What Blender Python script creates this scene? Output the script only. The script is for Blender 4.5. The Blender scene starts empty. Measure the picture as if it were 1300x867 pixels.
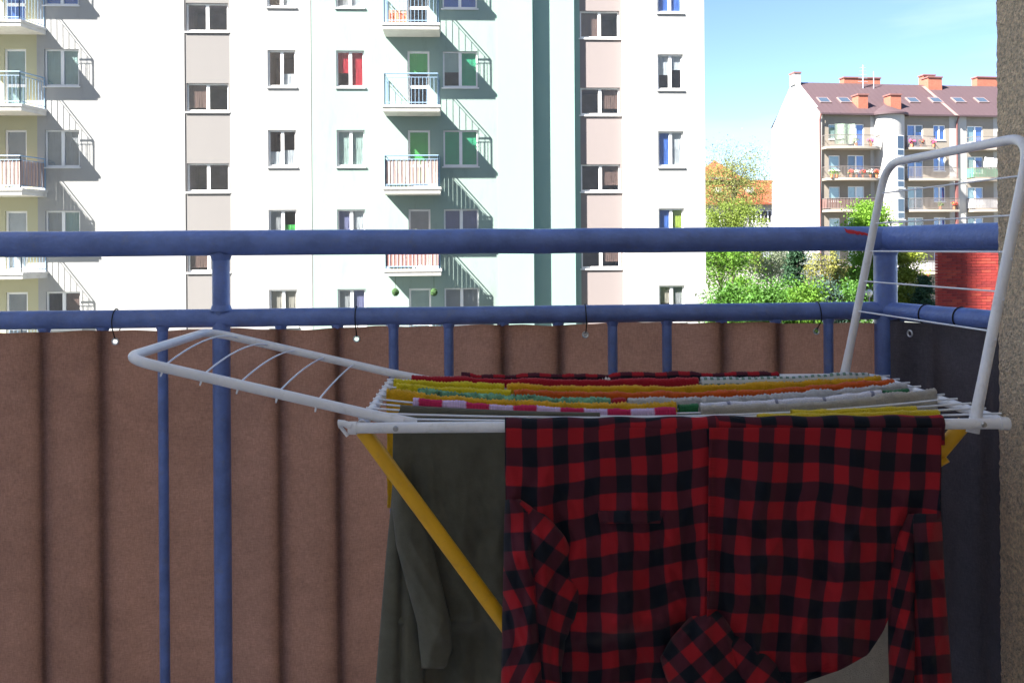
import bpy, math, random
import numpy as np
from mathutils import Vector, Matrix, noise as mnoise
R = math.radians
random.seed(7)
rng = np.random.default_rng(11)
SC = bpy.context.scene
COL = SC.collection

# ------------------------------------------------------------------ camera
CZ = 5.6                                   # camera height above the ground
F, PX, PY = 1100.0, 650.0, 315.5           # focal length and principal point on a 1300 px wide frame
YAW, ROLL = R(3.15), R(0.40)
FWD = Vector((math.sin(YAW), math.cos(YAW), 0)); RGT = Vector((math.cos(YAW), -math.sin(YAW), 0)); UP = Vector((0, 0, 1))
CAM = Vector((0, 0, CZ))
cd = bpy.data.cameras.new('camera'); cam = bpy.data.objects.new('camera', cd); COL.objects.link(cam)
cd.sensor_width = 36.0; cd.lens = 36.0 * F / 1300.0
cd.shift_y = (PY - 433.5) / 1300.0
cd.clip_start = 0.05; cd.clip_end = 3000
_x = RGT * math.cos(ROLL) - UP * math.sin(ROLL); _y = RGT * math.sin(ROLL) + UP * math.cos(ROLL); _z = -FWD
cam.matrix_world = Matrix(((_x.x, _y.x, _z.x, 0), (_x.y, _y.y, _z.y, 0), (_x.z, _y.z, _z.z, CZ), (0, 0, 0, 1)))
SC.camera = cam

# ------------------------------------------------------------------ sky, sun, exposure
SUNV = Vector((0.60, 0.344, -0.675)).normalized()       # direction the sunlight travels
el = math.asin(-SUNV.z); az = math.atan2(-SUNV.x, -SUNV.y)
w = bpy.data.worlds.new('World'); SC.world = w; w.use_nodes = True
nt = w.node_tree; nt.nodes.clear()
sky = nt.nodes.new('ShaderNodeTexSky'); sky.sky_type = 'NISHITA'; sky.sun_disc = False
sky.sun_elevation = el; sky.sun_rotation = az
sky.air_density = 0.50; sky.dust_density = 0.0; sky.ozone_density = 2.0
tc = nt.nodes.new('ShaderNodeTexCoord')
mp = nt.nodes.new('ShaderNodeMapping'); mp.inputs['Scale'].default_value = (1.3, 1.3, 7.0); mp.inputs['Rotation'].default_value = (0.0, 0.12, 0.35)
nz = nt.nodes.new('ShaderNodeTexNoise'); nz.inputs['Scale'].default_value = 1.9; nz.inputs['Detail'].default_value = 6; nz.inputs['Roughness'].default_value = 0.55
rp = nt.nodes.new('ShaderNodeValToRGB'); rp.color_ramp.elements[0].position = 0.52; rp.color_ramp.elements[1].position = 0.78
rp.color_ramp.elements[1].color = (0.16, 0.16, 0.16, 1)
mx = nt.nodes.new('ShaderNodeMix'); mx.data_type = 'RGBA'; mx.inputs[7].default_value = (5.0, 5.3, 5.7, 1)
bg = nt.nodes.new('ShaderNodeBackground'); bg.inputs['Strength'].default_value = 0.067
out = nt.nodes.new('ShaderNodeOutputWorld')
L = nt.links.new
L(tc.outputs['Generated'], mp.inputs['Vector']); L(mp.outputs[0], nz.inputs['Vector']); L(nz.outputs['Fac'], rp.inputs['Fac'])
L(rp.outputs['Color'], mx.inputs[0]); L(sky.outputs[0], mx.inputs[6]); L(mx.outputs[2], bg.inputs['Color']); L(bg.outputs[0], out.inputs['Surface'])
sl = bpy.data.lights.new('sun', 'SUN'); sl.energy = 5.0; sl.angle = R(0.5); sl.color = (1.0, 0.955, 0.88)
sun = bpy.data.objects.new('sun', sl); COL.objects.link(sun)
sun.rotation_euler = SUNV.to_track_quat('-Z', 'Y').to_euler(); sun.location = (-20, -10, 60)
SC.view_settings.view_transform = 'Standard'; SC.view_settings.look = 'None'
SC.view_settings.exposure = 2.55; SC.view_settings.gamma = 1.0; SC.view_settings.use_curve_mapping = False
SC.cycles.use_denoising = True
SC.cycles.max_bounces = 8; SC.cycles.diffuse_bounces = 4; SC.cycles.transparent_max_bounces = 12
SC.cycles.caustics_reflective = False; SC.cycles.caustics_refractive = False

# ------------------------------------------------------------------ pixel helpers (photo pixel + a known plane -> place)
def ray(px, py):
    dx, dy = px - PX, PY - py
    a = dx * math.cos(ROLL) + dy * math.sin(ROLL); b = -dx * math.sin(ROLL) + dy * math.cos(ROLL)
    return FWD * F + RGT * a + UP * b
def at_y(px, py, Y):
    d = ray(px, py); return CAM + d * (Y / d.y)
def at_d(px, py, D):
    return CAM + ray(px, py) * (D / F)
def cp(u, v, z):                            # camera-aligned frame: right, forward, height above the camera
    return CAM + RGT * u + FWD * v + UP * z

# ------------------------------------------------------------------ materials
MATS = {}
def mat(name, col, rough=0.8, var=0.12, scale=4.0, bump=0.0, bscale=60.0, metal=0.0, spec=0.4, trans=0.0, dirt=None, coord='Object', stretch=(1, 1, 1), sheen=0.0):
    if name in MATS: return MATS[name]
    m = bpy.data.materials.new(name); m.use_nodes = True; MATS[name] = m
    t = m.node_tree; n = t.nodes; p = n['Principled BSDF']; o = n['Material Output']; lk = t.links.new
    p.inputs['Roughness'].default_value = rough; p.inputs['Metallic'].default_value = metal
    p.inputs['Specular IOR Level'].default_value = spec
    if sheen: p.inputs['Sheen Weight'].default_value = sheen
    c = n.new('ShaderNodeTexCoord'); mpn = n.new('ShaderNodeMapping'); mpn.inputs['Scale'].default_value = stretch
    lk(c.outputs[coord], mpn.inputs[0])
    a = n.new('ShaderNodeTexNoise'); a.inputs['Scale'].default_value = scale; a.inputs['Detail'].default_value = 8; a.inputs['Roughness'].default_value = 0.65
    lk(mpn.outputs[0], a.inputs['Vector'])
    r = n.new('ShaderNodeMapRange'); r.inputs[1].default_value = 0.3; r.inputs[2].default_value = 0.7
    r.inputs[3].default_value = 1 - var; r.inputs[4].default_value = 1 + var
    lk(a.outputs['Fac'], r.inputs[0])
    x = n.new('ShaderNodeMix'); x.data_type = 'RGBA'; x.blend_type = 'MULTIPLY'; x.inputs[0].default_value = 1
    x.inputs[6].default_value = (*col, 1); lk(r.outputs[0], x.inputs[7])
    cout = x.outputs[2]
    for dirt in (dirt if isinstance(dirt, list) else [dirt] if dirt else []):   # (colour, amount, scale[, threshold]): stains with a shape of their own
        d = n.new('ShaderNodeTexNoise'); d.inputs['Scale'].default_value = dirt[2]; d.inputs['Detail'].default_value = 10; d.inputs['Roughness'].default_value = 0.7
        lk(mpn.outputs[0], d.inputs['Vector'])
        dr = n.new('ShaderNodeMapRange'); dr.inputs[1].default_value = dirt[3] if len(dirt) > 3 else 0.55; dr.inputs[2].default_value = dr.inputs[1].default_value + (.04 if len(dirt) > 3 else .2); dr.inputs[4].default_value = dirt[1]
        lk(d.outputs['Fac'], dr.inputs[0])
        y = n.new('ShaderNodeMix'); y.data_type = 'RGBA'; lk(dr.outputs[0], y.inputs[0]); lk(cout, y.inputs[6]); y.inputs[7].default_value = (*dirt[0], 1)
        cout = y.outputs[2]
    lk(cout, p.inputs['Base Color'])
    if bump:
        b = n.new('ShaderNodeTexNoise'); b.inputs['Scale'].default_value = bscale; b.inputs['Detail'].default_value = 4
        lk(mpn.outputs[0], b.inputs['Vector'])
        bn = n.new('ShaderNodeBump'); bn.inputs['Strength'].default_value = bump; bn.inputs['Distance'].default_value = 0.02
        lk(b.outputs['Fac'], bn.inputs['Height']); lk(bn.outputs[0], p.inputs['Normal'])
    if trans:
        tr = n.new('ShaderNodeBsdfTranslucent'); lk(cout, tr.inputs['Color'])
        ms = n.new('ShaderNodeMixShader'); ms.inputs[0].default_value = trans
        lk(p.outputs[0], ms.inputs[1]); lk(tr.outputs[0], ms.inputs[2]); lk(ms.outputs[0], o.inputs['Surface'])
    return m

def glass_mat():
    m = bpy.data.materials.new('window_glass'); m.use_nodes = True; t = m.node_tree; n = t.nodes; lk = t.links.new
    n.remove(n['Principled BSDF']); o = n['Material Output']
    tb = n.new('ShaderNodeBsdfTransparent'); tb.inputs[0].default_value = (0.93, 0.95, 0.96, 1)
    g = n.new('ShaderNodeBsdfGlossy'); g.inputs['Roughness'].default_value = 0.03
    fr = n.new('ShaderNodeFresnel'); fr.inputs[0].default_value = 1.55
    a = n.new('ShaderNodeMath'); a.operation = 'MULTIPLY_ADD'; a.inputs[1].default_value = 1.0; a.inputs[2].default_value = 0.12
    ge = n.new('ShaderNodeNewGeometry'); fb_ = n.new('ShaderNodeMath'); fb_.operation = 'SUBTRACT'; fb_.inputs[0].default_value = 1.0; lk(ge.outputs['Backfacing'], fb_.inputs[1])
    mu = n.new('ShaderNodeMath'); mu.operation = 'MULTIPLY'; lk(a.outputs[0], mu.inputs[0]); lk(fb_.outputs[0], mu.inputs[1])
    ms = n.new('ShaderNodeMixShader'); lk(fr.outputs[0], a.inputs[0]); lk(mu.outputs[0], ms.inputs[0]); lk(tb.outputs[0], ms.inputs[1]); lk(g.outputs[0], ms.inputs[2]); lk(ms.outputs[0], o.inputs['Surface'])
    return m
GLASS = glass_mat()

# ------------------------------------------------------------------ mesh helpers
def tag(o, label=None, cat=None, group=None, kind=None):
    if label: o['label'] = label
    if cat: o['category'] = cat
    if group: o['group'] = group
    if kind: o['kind'] = kind
    return o
def thing(name, loc, label, cat, group=None, rz=0.0):
    e = bpy.data.objects.new(name, None); COL.objects.link(e); e.location = loc; e.rotation_euler = (0, 0, rz)
    e.empty_display_size = 0.2
    return tag(e, label, cat, group)
class MB:
    def __init__(s): s.v = []; s.f = []; s.uv = None
    def add(s, vs, fs):
        k = len(s.v); s.v.extend([tuple(q) for q in vs]); s.f.extend([tuple(k + i for i in f) for f in fs]); return s
    def box(s, x0, x1, y0, y1, z0, z1):
        return s.add([(x0,y0,z0),(x1,y0,z0),(x1,y1,z0),(x0,y1,z0),(x0,y0,z1),(x1,y0,z1),(x1,y1,z1),(x0,y1,z1)],
                     [(0,3,2,1),(4,5,6,7),(0,1,5,4),(1,2,6,5),(2,3,7,6),(3,0,4,7)])
    def quad(s, a, b, c, d): return s.add([a, b, c, d], [(0, 1, 2, 3)])
    def tube(s, pts, r, seg=12, caps=True, closed=False):
        pts = [Vector(p) for p in pts]; n = len(pts); rr = r if isinstance(r, (list, tuple)) else [r] * n
        rings = []; pn = None
        for i in range(n):
            if closed: d = pts[(i+1) % n] - pts[i-1]
            else: d = pts[min(i+1, n-1)] - pts[max(i-1, 0)]
            d.normalize()
            if pn is None:
                ref = Vector((0, 0, 1)) if abs(d.z) < 0.9 else Vector((1, 0, 0)); pn = d.cross(ref).normalized()
            else: pn = (pn - d * pn.dot(d)).normalized()
            b = d.cross(pn)
            rings.append([pts[i] + (pn * math.cos(2*math.pi*k/seg) + b * math.sin(2*math.pi*k/seg)) * rr[i] for k in range(seg)])
        k0 = len(s.v); s.v.extend([tuple(q) for ring in rings for q in ring])
        for i in range(n if closed else n - 1):
            j = (i + 1) % n
            for k in range(seg):
                s.f.append((k0+i*seg+k, k0+i*seg+(k+1) % seg, k0+j*seg+(k+1) % seg, k0+j*seg+k))
        if caps and not closed:
            s.f.append(tuple(k0 + k for k in range(seg))[::-1]); s.f.append(tuple(k0 + (n-1)*seg + k for k in range(seg)))
        return s
    def grid(s, P, uv=None, flip=False):        # P[i][j] points
        a, b = len(P), len(P[0]); k0 = len(s.v); s.v.extend([tuple(q) for row in P for q in row])
        for i in range(a - 1):
            for j in range(b - 1):
                q = (k0+i*b+j, k0+i*b+j+1, k0+(i+1)*b+j+1, k0+(i+1)*b+j); s.f.append(q[::-1] if flip else q)
        if uv is not None: s.uv = (s.uv or []) + [t for row in uv for t in row]
        return s
    def build(s, name, m, parent=None, smooth=None, world=True):
        me = bpy.data.meshes.new(name); me.from_pydata(s.v, [], s.f); me.update()
        if s.uv:
            ul = me.uv_layers.new(name='UVMap')
            idx = np.empty(len(me.loops), dtype=np.int32); me.loops.foreach_get('vertex_index', idx)
            ul.data.foreach_set('uv', np.array(s.uv, dtype=np.float32)[idx].ravel())
        if smooth is not None:
            me.polygons.foreach_set('use_smooth', [True] * len(me.polygons))
            if smooth < 180: me.set_sharp_from_angle(angle=R(smooth))
        if isinstance(m, (list, tuple)):
            for q in m: me.materials.append(q)
        else: me.materials.append(m)
        return link(name, me, parent, world)
def link(name, me, parent=None, world=True, loc=(0, 0, 0)):
    o = bpy.data.objects.new(name, me); COL.objects.link(o)
    o.location = loc
    if parent is not None:
        o.parent = parent
        if world: o.matrix_parent_inverse = parent_world(parent).inverted()
    return o
def parent_world(p):
    m = Matrix.Translation(p.location) @ p.rotation_euler.to_matrix().to_4x4()
    return (parent_world(p.parent) @ p.matrix_parent_inverse @ m) if p.parent else m
def fillet(pts, rad, n=6):                      # polyline with rounded inner corners
    pts = [Vector(p) for p in pts]; o = [pts[0]]
    for i in range(1, len(pts) - 1):
        a, b, c = pts[i-1], pts[i], pts[i+1]; d1 = (a - b); d2 = (c - b); r = min(rad, d1.length*0.45, d2.length*0.45)
        p1 = b + d1.normalized() * r; p2 = b + d2.normalized() * r
        for k in range(n + 1):
            t = k / n; o.append(p1 * (1-t)**2 + b * 2*t*(1-t) + p2 * t*t)
    o.append(pts[-1]); return o
def lerp(a, b, t): return a + (b - a) * t
def interp(x, xs, ys): return float(np.interp(x, xs, ys))

# palette
M_WHITE_FR = mat('white_window_frame', (0.80, 0.80, 0.80), 0.4, 0.03)
M_SILL = mat('sill_metal', (0.72, 0.72, 0.72), 0.5, 0.06)
M_ROOM = mat('dim_room', (0.26, 0.20, 0.21), 0.9, 0.3, 2.0)
def cloth(name, col, trans=0.25): return mat(name, col, 0.9, 0.10, 3.0, 0.1, 40, trans=trans, spec=0.1)
CURT = {'red': cloth('red_curtain', (0.62, 0.05, 0.07)), 'green': cloth('green_blind', (0.14, 0.62, 0.16)), 'jade': cloth('jade_curtain', (0.08, 0.55, 0.28)),
        'white': cloth('white_net_curtain', (0.72, 0.74, 0.76)), 'grey': cloth('grey_blind', (0.45, 0.45, 0.46)), 'blue': cloth('blue_curtain', (0.10, 0.22, 0.68)),
        'lime': cloth('lime_blind', (0.50, 0.62, 0.10)), 'beige': cloth('beige_curtain', (0.52, 0.47, 0.40)), 'brown': cloth('brown_curtain', (0.22, 0.14, 0.12)),
        'teal': cloth('pale_teal_blind', (0.40, 0.55, 0.52)), 'violet': cloth('violet_curtain', (0.26, 0.26, 0.44)), 'mint': cloth('mint_curtain', (0.52, 0.66, 0.60))}

# ------------------------------------------------------------------ ground
M_GRASS = mat('yard_ground', (0.17, 0.175, 0.165), 0.95, 0.25, 0.6, 0.4, 30, dirt=((0.06, 0.10, 0.03), .9, .12))
g = MB().quad((-900, -900, 0), (900, -900, 0), (900, 1500, 0), (-900, 1500, 0)).build('ground', M_GRASS); tag(g, kind='structure')

# ------------------------------------------------------------------ walls with openings, windows
def wall_panel(x0, x1, z0, z1, y, holes, depth=0.16, back=0.0, top=True):
    """front face in the plane y (facing -y) with rectangular openings, reveals, and side returns of length back"""
    m = MB()
    xs = sorted({x0, x1, *[h[0] for h in holes], *[h[1] for h in holes]}); zs = sorted({z0, z1, *[h[2] for h in holes], *[h[3] for h in holes]})
    for i in range(len(xs) - 1):
        for j in range(len(zs) - 1):
            cx, cz = (xs[i] + xs[i+1]) / 2, (zs[j] + zs[j+1]) / 2
            if any(h[0] < cx < h[1] and h[2] < cz < h[3] for h in holes): continue
            m.quad((xs[i], y, zs[j]), (xs[i+1], y, zs[j]), (xs[i+1], y, zs[j+1]), (xs[i], y, zs[j+1]))
    for a, b, c, d in holes:
        e = y + depth
        m.quad((a, y, c), (a, e, c), (a, e, d), (a, y, d)).quad((b, e, c), (b, y, c), (b, y, d), (b, e, d))
        m.quad((a, y, d), (a, e, d), (b, e, d), (b, y, d)).quad((a, e, c), (a, y, c), (b, y, c), (b, e, c))
    if back:
        m.quad((x0, y + back, z0), (x0, y, z0), (x0, y, z1), (x0, y + back, z1)).quad((x1, y, z0), (x1, y + back, z0), (x1, y + back, z1), (x1, y, z1))
        m.quad((x0, y, z1), (x1, y, z1), (x1, y + back, z1), (x0, y + back, z1))
    return m
WCACHE = {}
def wmesh(key, fn):
    if key not in WCACHE: WCACHE[key] = fn()
    return WCACHE[key]
def raw(mb, m, smooth=None):
    o = mb.build('template', m, smooth=smooth); me = o.data; bpy.data.objects.remove(o); return me
def curtain_mesh(w, z0, z1, folds=0.012):
    m = MB(); n = 22
    P = [[(w * i / n, folds * math.sin(i * 2.4 + z * 3), z) for i in range(n + 1)] for z in (z0, (z0+z1)/2, z1)]
    return m.grid(P)
def window(parent, x, y, z, w, h, sashes=2, cover=(), sill=True, fr=0.055, mull=0.11, transom=None, solid=0.0, name='window'):
    """frame (the window) > panes, sill, curtains, recess; x,y,z its lower left corner in the parent's frame, y the frame's front"""
    key = (round(w, 2), round(h, 2), sashes, transom, solid, fr, mull)
    def mk():
        m = MB(); D = 0.07
        m.box(0, w, 0, D, 0, fr + 0.02).box(0, w, 0, D, h - fr, h).box(0, fr, 0.001, D, fr + 0.02, h - fr).box(w - fr, w, 0.001, D, fr + 0.02, h - fr)
        for k in range(1, sashes):
            c = w * k / sashes; m.box(c - mull/2, c + mull/2, -0.008, D, fr + 0.02, h - fr)
        if transom: m.box(fr, w - fr, -0.004, D, transom - 0.05, transom + 0.05)
        if solid: m.box(fr, w - fr, 0.02, D - 0.01, fr + 0.02, solid)
        return raw(m, M_WHITE_FR)
    o = link(name, wmesh(('f',) + key, mk), parent, False, (x, y, z))
    zb = max(fr + 0.02, solid)
    for k in range(sashes):
        a = fr if k == 0 else w * k / sashes + mull / 2; b = w - fr if k == sashes - 1 else w * (k+1) / sashes - mull / 2
        pw, ph = b - a, h - fr - zb
        me = wmesh(('p', round(pw, 3), round(ph, 3)), lambda: raw(MB().box(0, pw, 0, 0.012, 0, ph), GLASS))
        link('pane', me, o, False, (a, 0.03, zb))
        if k < len(cover) and cover[k]:
            cn, lo, hi = cover[k]                       # colour, from, to (fractions of the pane height)
            me = wmesh(('c', round(pw, 3), round(ph, 3), cn, lo, hi), lambda: raw(curtain_mesh(pw + 0.03, ph * lo, ph * hi), CURT[cn], 60))
            link('curtain', me, o, False, (a - 0.015, 0.062, zb))
    if sill:
        me = wmesh(('s', round(w, 2)), lambda: raw(MB().box(-0.05, w + 0.05, -0.118, -0.002, -0.03, 0.0).box(-0.05, w + 0.05, -0.121, -0.113, -0.05, -0.0302), M_SILL))
        link('sill', me, o, False, (0, 0, 0))
    def mk2():
        m = MB(); d = 1.3
        m.quad((0, d, 0), (w, d, 0), (w, d, h), (0, d, h)).quad((0, .075, 0), (0, d, 0), (0, d, h), (0, .075, h)).quad((w, d, 0), (w, .075, 0), (w, .075, h), (w, d, h))
        m.quad((0, .075, h), (0, d, h), (w, d, h), (w, .075, h)).quad((0, d, 0), (0, .075, 0), (w, .075, 0), (w, d, 0)); return raw(m, M_ROOM)
    link('room_interior', wmesh(('r',) + key[:2], mk2), o, False)
    return o

# ------------------------------------------------------------------ the apartment block across the yard
YF = 30.8
def fx(px, dy=0.0): return at_y(px, 200, YF + dy).x
def fz(px, py, dy=0.0): return at_y(px, py, YF + dy).z
stain = [((0.22, 0.215, 0.20), 0.5, 0.35), ((0.20, 0.195, 0.18), 0.45, 1.7)]
M_CREAM = mat('facade_white', (0.34, 0.34, 0.335), 0.9, 0.03, 0.5, 0.15, 90, dirt=stain, stretch=(1, 1, .25))
M_GREY = mat('facade_beige_strip', (0.20, 0.19, 0.187), 0.9, 0.03, 0.5, 0.15, 90, stretch=(1, 1, .25))
M_GREEN = mat('facade_pale_green', (0.245, 0.325, 0.295), 0.9, 0.03, 0.5, 0.15, 90, dirt=[((0.17, 0.20, 0.18), 0.5, 0.35), ((0.15, 0.18, 0.16), 0.45, 1.7)], stretch=(1, 1, .25))
M_GREEN2 = mat('facade_green_strip', (0.245, 0.365, 0.33), 0.9, 0.03, 0.5, 0.15, 90, stretch=(1, 1, .25))
M_YELLOW = mat('facade_pale_yellow', (0.44, 0.42, 0.28), 0.9, 0.03, 0.5, 0.15, 90, stretch=(1, 1, .25))
M_PINK = mat('facade_pink_strip', (0.235, 0.203, 0.20), 0.9, 0.03, 0.5, 0.15, 90, stretch=(1, 1, .25))
M_CONC = mat('balcony_concrete', (0.60, 0.58, 0.54), 0.9, 0.10, 3, 0.2, 40, dirt=((0.33, 0.30, 0.27), 0.6, 4))
M_BLUE_RAIL = mat('light_blue_rail_paint', (0.24, 0.36, 0.50), 0.5, 0.08)
M_REED = mat('reed_mat', (0.40, 0.30, 0.27), 0.9, 0.25, 25, stretch=(1, 1, .1))
M_REED2 = mat('red_brown_reed_mat', (0.42, 0.22, 0.19), 0.9, 0.25, 25, stretch=(1, 1, .1))
PITCH = 2.80
ZA = fz(357, 64) - 1.29          # sill height of apartment row 0
ZB = fz(263, 4) - 1.0            # sill height of stair row 0 (offset by half a storey)
block = thing('apartment_building', (fx(450), YF, 0), 'tall white and pale green apartment block across the yard', 'building')
def bl(v): return v - Vector(block.location)
OX, OY = block.location.x, block.location.y
ROWS_A = [-2, -1, 0, 1, 2, 3]                  # row k has its sill at ZA - k*PITCH
ROWS_B = [-2, -1, 0, 1, 2, 3]
TOP = CZ + 16.5
def row_holes(a, b, zs, h): return [(a, b, z, z + h) for z in zs]
za = [ZA - k * PITCH for k in ROWS_A]; zb_ = [ZB - k * PITCH for k in ROWS_B]
# segments: (px0, px1, dy, material, holes)
segs = []
W1 = (fx(57), fx(101)); WS = (fx(237), fx(290.5)); W2 = (fx(340.5), fx(376)); W3 = (fx(427.5), fx(463)); W4 = (fx(563), fx(607))
DL = (fx(6), fx(34)); DM = (fx(518), fx(546)); WP = (fx(737.5, .6), fx(787.5, .6)); WR = (fx(836, .3), fx(868, .3))
DH = 2.06
zd = [z + 1.29 - DH for z in za]                # door threshold
def hol(c, zs, h): return row_holes(c[0], c[1], zs, h)
segs += [(fx(-330), fx(47.5), 0.0, M_YELLOW, hol(DL, zd, DH))]
segs += [(fx(47.5), fx(235), 0.0, M_CREAM, hol(W1, za, 1.29))]
segs += [(fx(235), fx(292.5), 0.025, M_GREY, hol(WS, zb_, 1.0))]
segs += [(fx(292.5), fx(395.5), 0.0, M_CREAM, hol(W2, za, 1.29))]
segs += [(fx(395.5) + .02, fx(632), 0.012, M_GREEN, hol(W3, za, 1.29) + hol(DM, zd, DH) + hol(W4, za, 1.29))]
segs += [(fx(632), fx(677), -0.015, M_GREEN2, [])]
segs += [(fx(677), fx(730, .36), 0.36, M_GREEN2, [])]
segs += [(fx(730, .36), fx(737, .62), 0.62, M_GREEN2, [])]
segs += [(fx(737, .62), fx(790, .62), 0.625, M_PINK, hol(WP, zb_, 1.0))]
segs += [(fx(790, .62), fx(895.5, .3), 0.33, M_CREAM, hol(WR, za, 1.29))]
for a, b, dy, m, hs in segs:
    mb = wall_panel(a - OX, b - OX, 0, TOP, dy, [(h[0] - OX, h[1] - OX, h[2], h[3]) for h in hs], 0.17, 2.2)
    mb.build('wall', m, block, world=False)
# joint strip between the white and the green bay, roof and rear mass
MB().box(fx(395.5) - OX - .004, fx(395.5) + .024 - OX, 0.03, 0.05, 0, TOP).build('joint', M_CONC, block, world=False)
MB().box(fx(-330) - OX + .05, fx(895) - OX - .05, 2.1, 12.0, 0, TOP - 0.03).build('rear_mass', M_CREAM, block, world=False)
MB().box(fx(-330) - OX - .1, fx(895) - OX + .1, -0.1, 12.1, TOP + .004, TOP + 0.3).build('parapet', M_CONC, block, world=False)

FD = 0.075                                       # window frames sit this far behind the face
def put(col, dy, z, h, cover, **k):
    return window(block, col[0] - OX, dy + FD, z, col[1] - col[0], h, cover=cover, **k)
C = lambda c, lo=0.0, hi=1.0: (c, lo, hi)
cov = {
 'W1': {-1: [C('blue'), C('blue')], 0: [C('teal'), C('teal')], 1: [C('grey'), C('grey')], 2: [C('grey'), C('teal')], 3: [None, C('brown')]},
 'W2': {-1: [None, C('white')], 0: [None, C('white', 0, .35)], 1: [C('white', 0, .4), C('white', 0, .45)], 2: [C('grey'), C('green', 0, .6)], 3: [C('beige'), C('beige')]},
 'W3': {-1: [C('grey', 0, .5), C('white', 0, .3)], 0: [C('red', .38, 1), C('red')], 1: [C('mint'), C('mint')], 2: [C('violet'), C('white')], 3: [C('grey'), C('violet')]},
 'W4': {-1: [C('blue'), C('blue', 0, .5)], 0: [C('mint', .42, 1), C('jade')], 1: [C('jade'), C('jade')], 2: [C('violet'), C('violet')], 3: [C('grey'), C('grey')]},
 'WR': {-1: [C('blue'), C('blue', 0, .5)], 0: [C('white', .42, 1), C('white', .58, 1)], 1: [C('blue'), C('white')], 2: [C('blue'), C('lime')], 3: [C('beige', .5, 1), C('grey')]},
 'DL': {-1: [C('blue', .1, 1)], 0: [C('teal')], 1: [C('grey')], 2: [C('white')], 3: [C('grey')]},
 'DM': {-1: [None], 0: [C('green', .62, 1)], 1: [C('green', .1, 1)], 2: [C('grey')], 3: [C('mint')]},
}
for i, k in enumerate(ROWS_A):
    for nm, c, dy in (('W1', W1, 0), ('W2', W2, 0), ('W3', W3, .012), ('W4', W4, .012), ('WR', WR, .33)):
        put(c, dy, za[i], 1.29, cov[nm].get(k, [C('white', .3, 1), C('grey')]))
    for nm, c, dy in (('DL', DL, 0), ('DM', DM, .012)):
        put(c, dy, zd[i], DH, cov[nm].get(k, [C('grey')]), sashes=1, sill=False, fr=.07, transom=0.80, name='balcony_door')
for i, k in enumerate(ROWS_B):
    put(WS, .025, zb_[i], 1.0, [C('brown', .1, 1) if k % 2 else None, None]); put(WP, .625, zb_[i], 1.0, [C('brown') if k == 0 else None, C('brown', .2, 1) if k > 0 else None])

# balconies: slab > railing, reed mat
def balcony(xa, xb, zs, depth, splay, screen=None, mid=False):
    """front from xa to xb, wall line wider by splay on the right; zs = slab top; all in the block's frame"""
    y0 = 0.004; m = MB()
    def plan(e, t0, t1):                             # slab outline grown by e between two heights
        q = [(xa - e - (splay if mid else 0), y0), (xa - e, -depth - e), (xb + e, -depth - e), (xb + e + splay, y0)]
        b = len(m.v); m.v += [(*p, t0) for p in q] + [(*p, t1) for p in q]
        m.f += [(b+3, b+2, b+1, b), (b+4, b+5, b+6, b+7)] + [(b+i, b+(i+1) % 4, b+4+(i+1) % 4, b+4+i) for i in range(4)]
    plan(0.09, zs - 0.08, zs); plan(0.06, zs - 0.22, zs - 0.0805)
    slab = m.build('balcony_slab', M_CONC, block, world=False)
    r = MB(); hgt = 1.08
    path = [(xa - (splay if mid else 0), y0 - .02), (xa, -depth), (xb, -depth), (xb + splay, y0 - .02)]
    for i in range(3):
        a, b = Vector((*path[i], 0)), Vector((*path[i+1], 0)); n = max(2, int((b - a).length / 0.125)); 
        for z, t in ((hgt, .022), (hgt - .13, .012), (.09, .014)):
            r.tube([a + Vector((0, 0, zs + z)), b + Vector((0, 0, zs + z))], t, 6)
        for j in range(n + 1):
            p = a.lerp(b, j / n); big = j in (0, n)
            r.tube([p + Vector((0, 0, zs)), p + Vector((0, 0, zs + (hgt if big else hgt - .13)))], .02 if big else .008, 5)
    r.build('railing', M_BLUE_RAIL, slab, world=False)
    if screen:
        s = MB()
        for i in range(3):
            a, b = Vector((*path[i], 0)), Vector((*path[i+1], 0)); n = max(3, int((b - a).length / 0.085)); d = (b - a) / n; nrm = Vector((d.y, -d.x, 0)).normalized() * -0.03
            for j in range(n):
                p, q = a + d * (j + .06) + nrm, a + d * (j + .94) + nrm; h0 = zs + .1 + random.uniform(-.01, .01); h1 = zs + hgt - .15 + random.uniform(-.015, .015)
                t = Vector((d.y, -d.x, 0)).normalized() * random.uniform(.004, .012)
                s.quad(p + Vector((0,0,h0)), q + Vector((0,0,h0)), q + Vector((0,0,h1)), p + Vector((0,0,h1)))
                s.quad(q + t + Vector((0,0,h0)), p + t + Vector((0,0,h0)), p + t + Vector((0,0,h1)), q + t + Vector((0,0,h1)))
        s.build('reed_screen', screen, slab, world=False)
    return slab
ML0, ML1 = fx(489, -1.05) - OX, fx(556.5, -1.05) - OX
LL0, LL1 = fx(-75, -1.1) - OX, fx(26, -1.1) - OX
for i, k in enumerate(ROWS_A):
    zs = fz(523, 140) + 0.0 - (k - 0) * PITCH
    balcony(ML0, ML1, zs, 1.05, 0.0, {1: M_REED, 2: M_REED2}.get(k), True)
    balcony(LL0, LL1, zs, 1.1, 0.28, {1: M_REED}.get(k))

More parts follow.
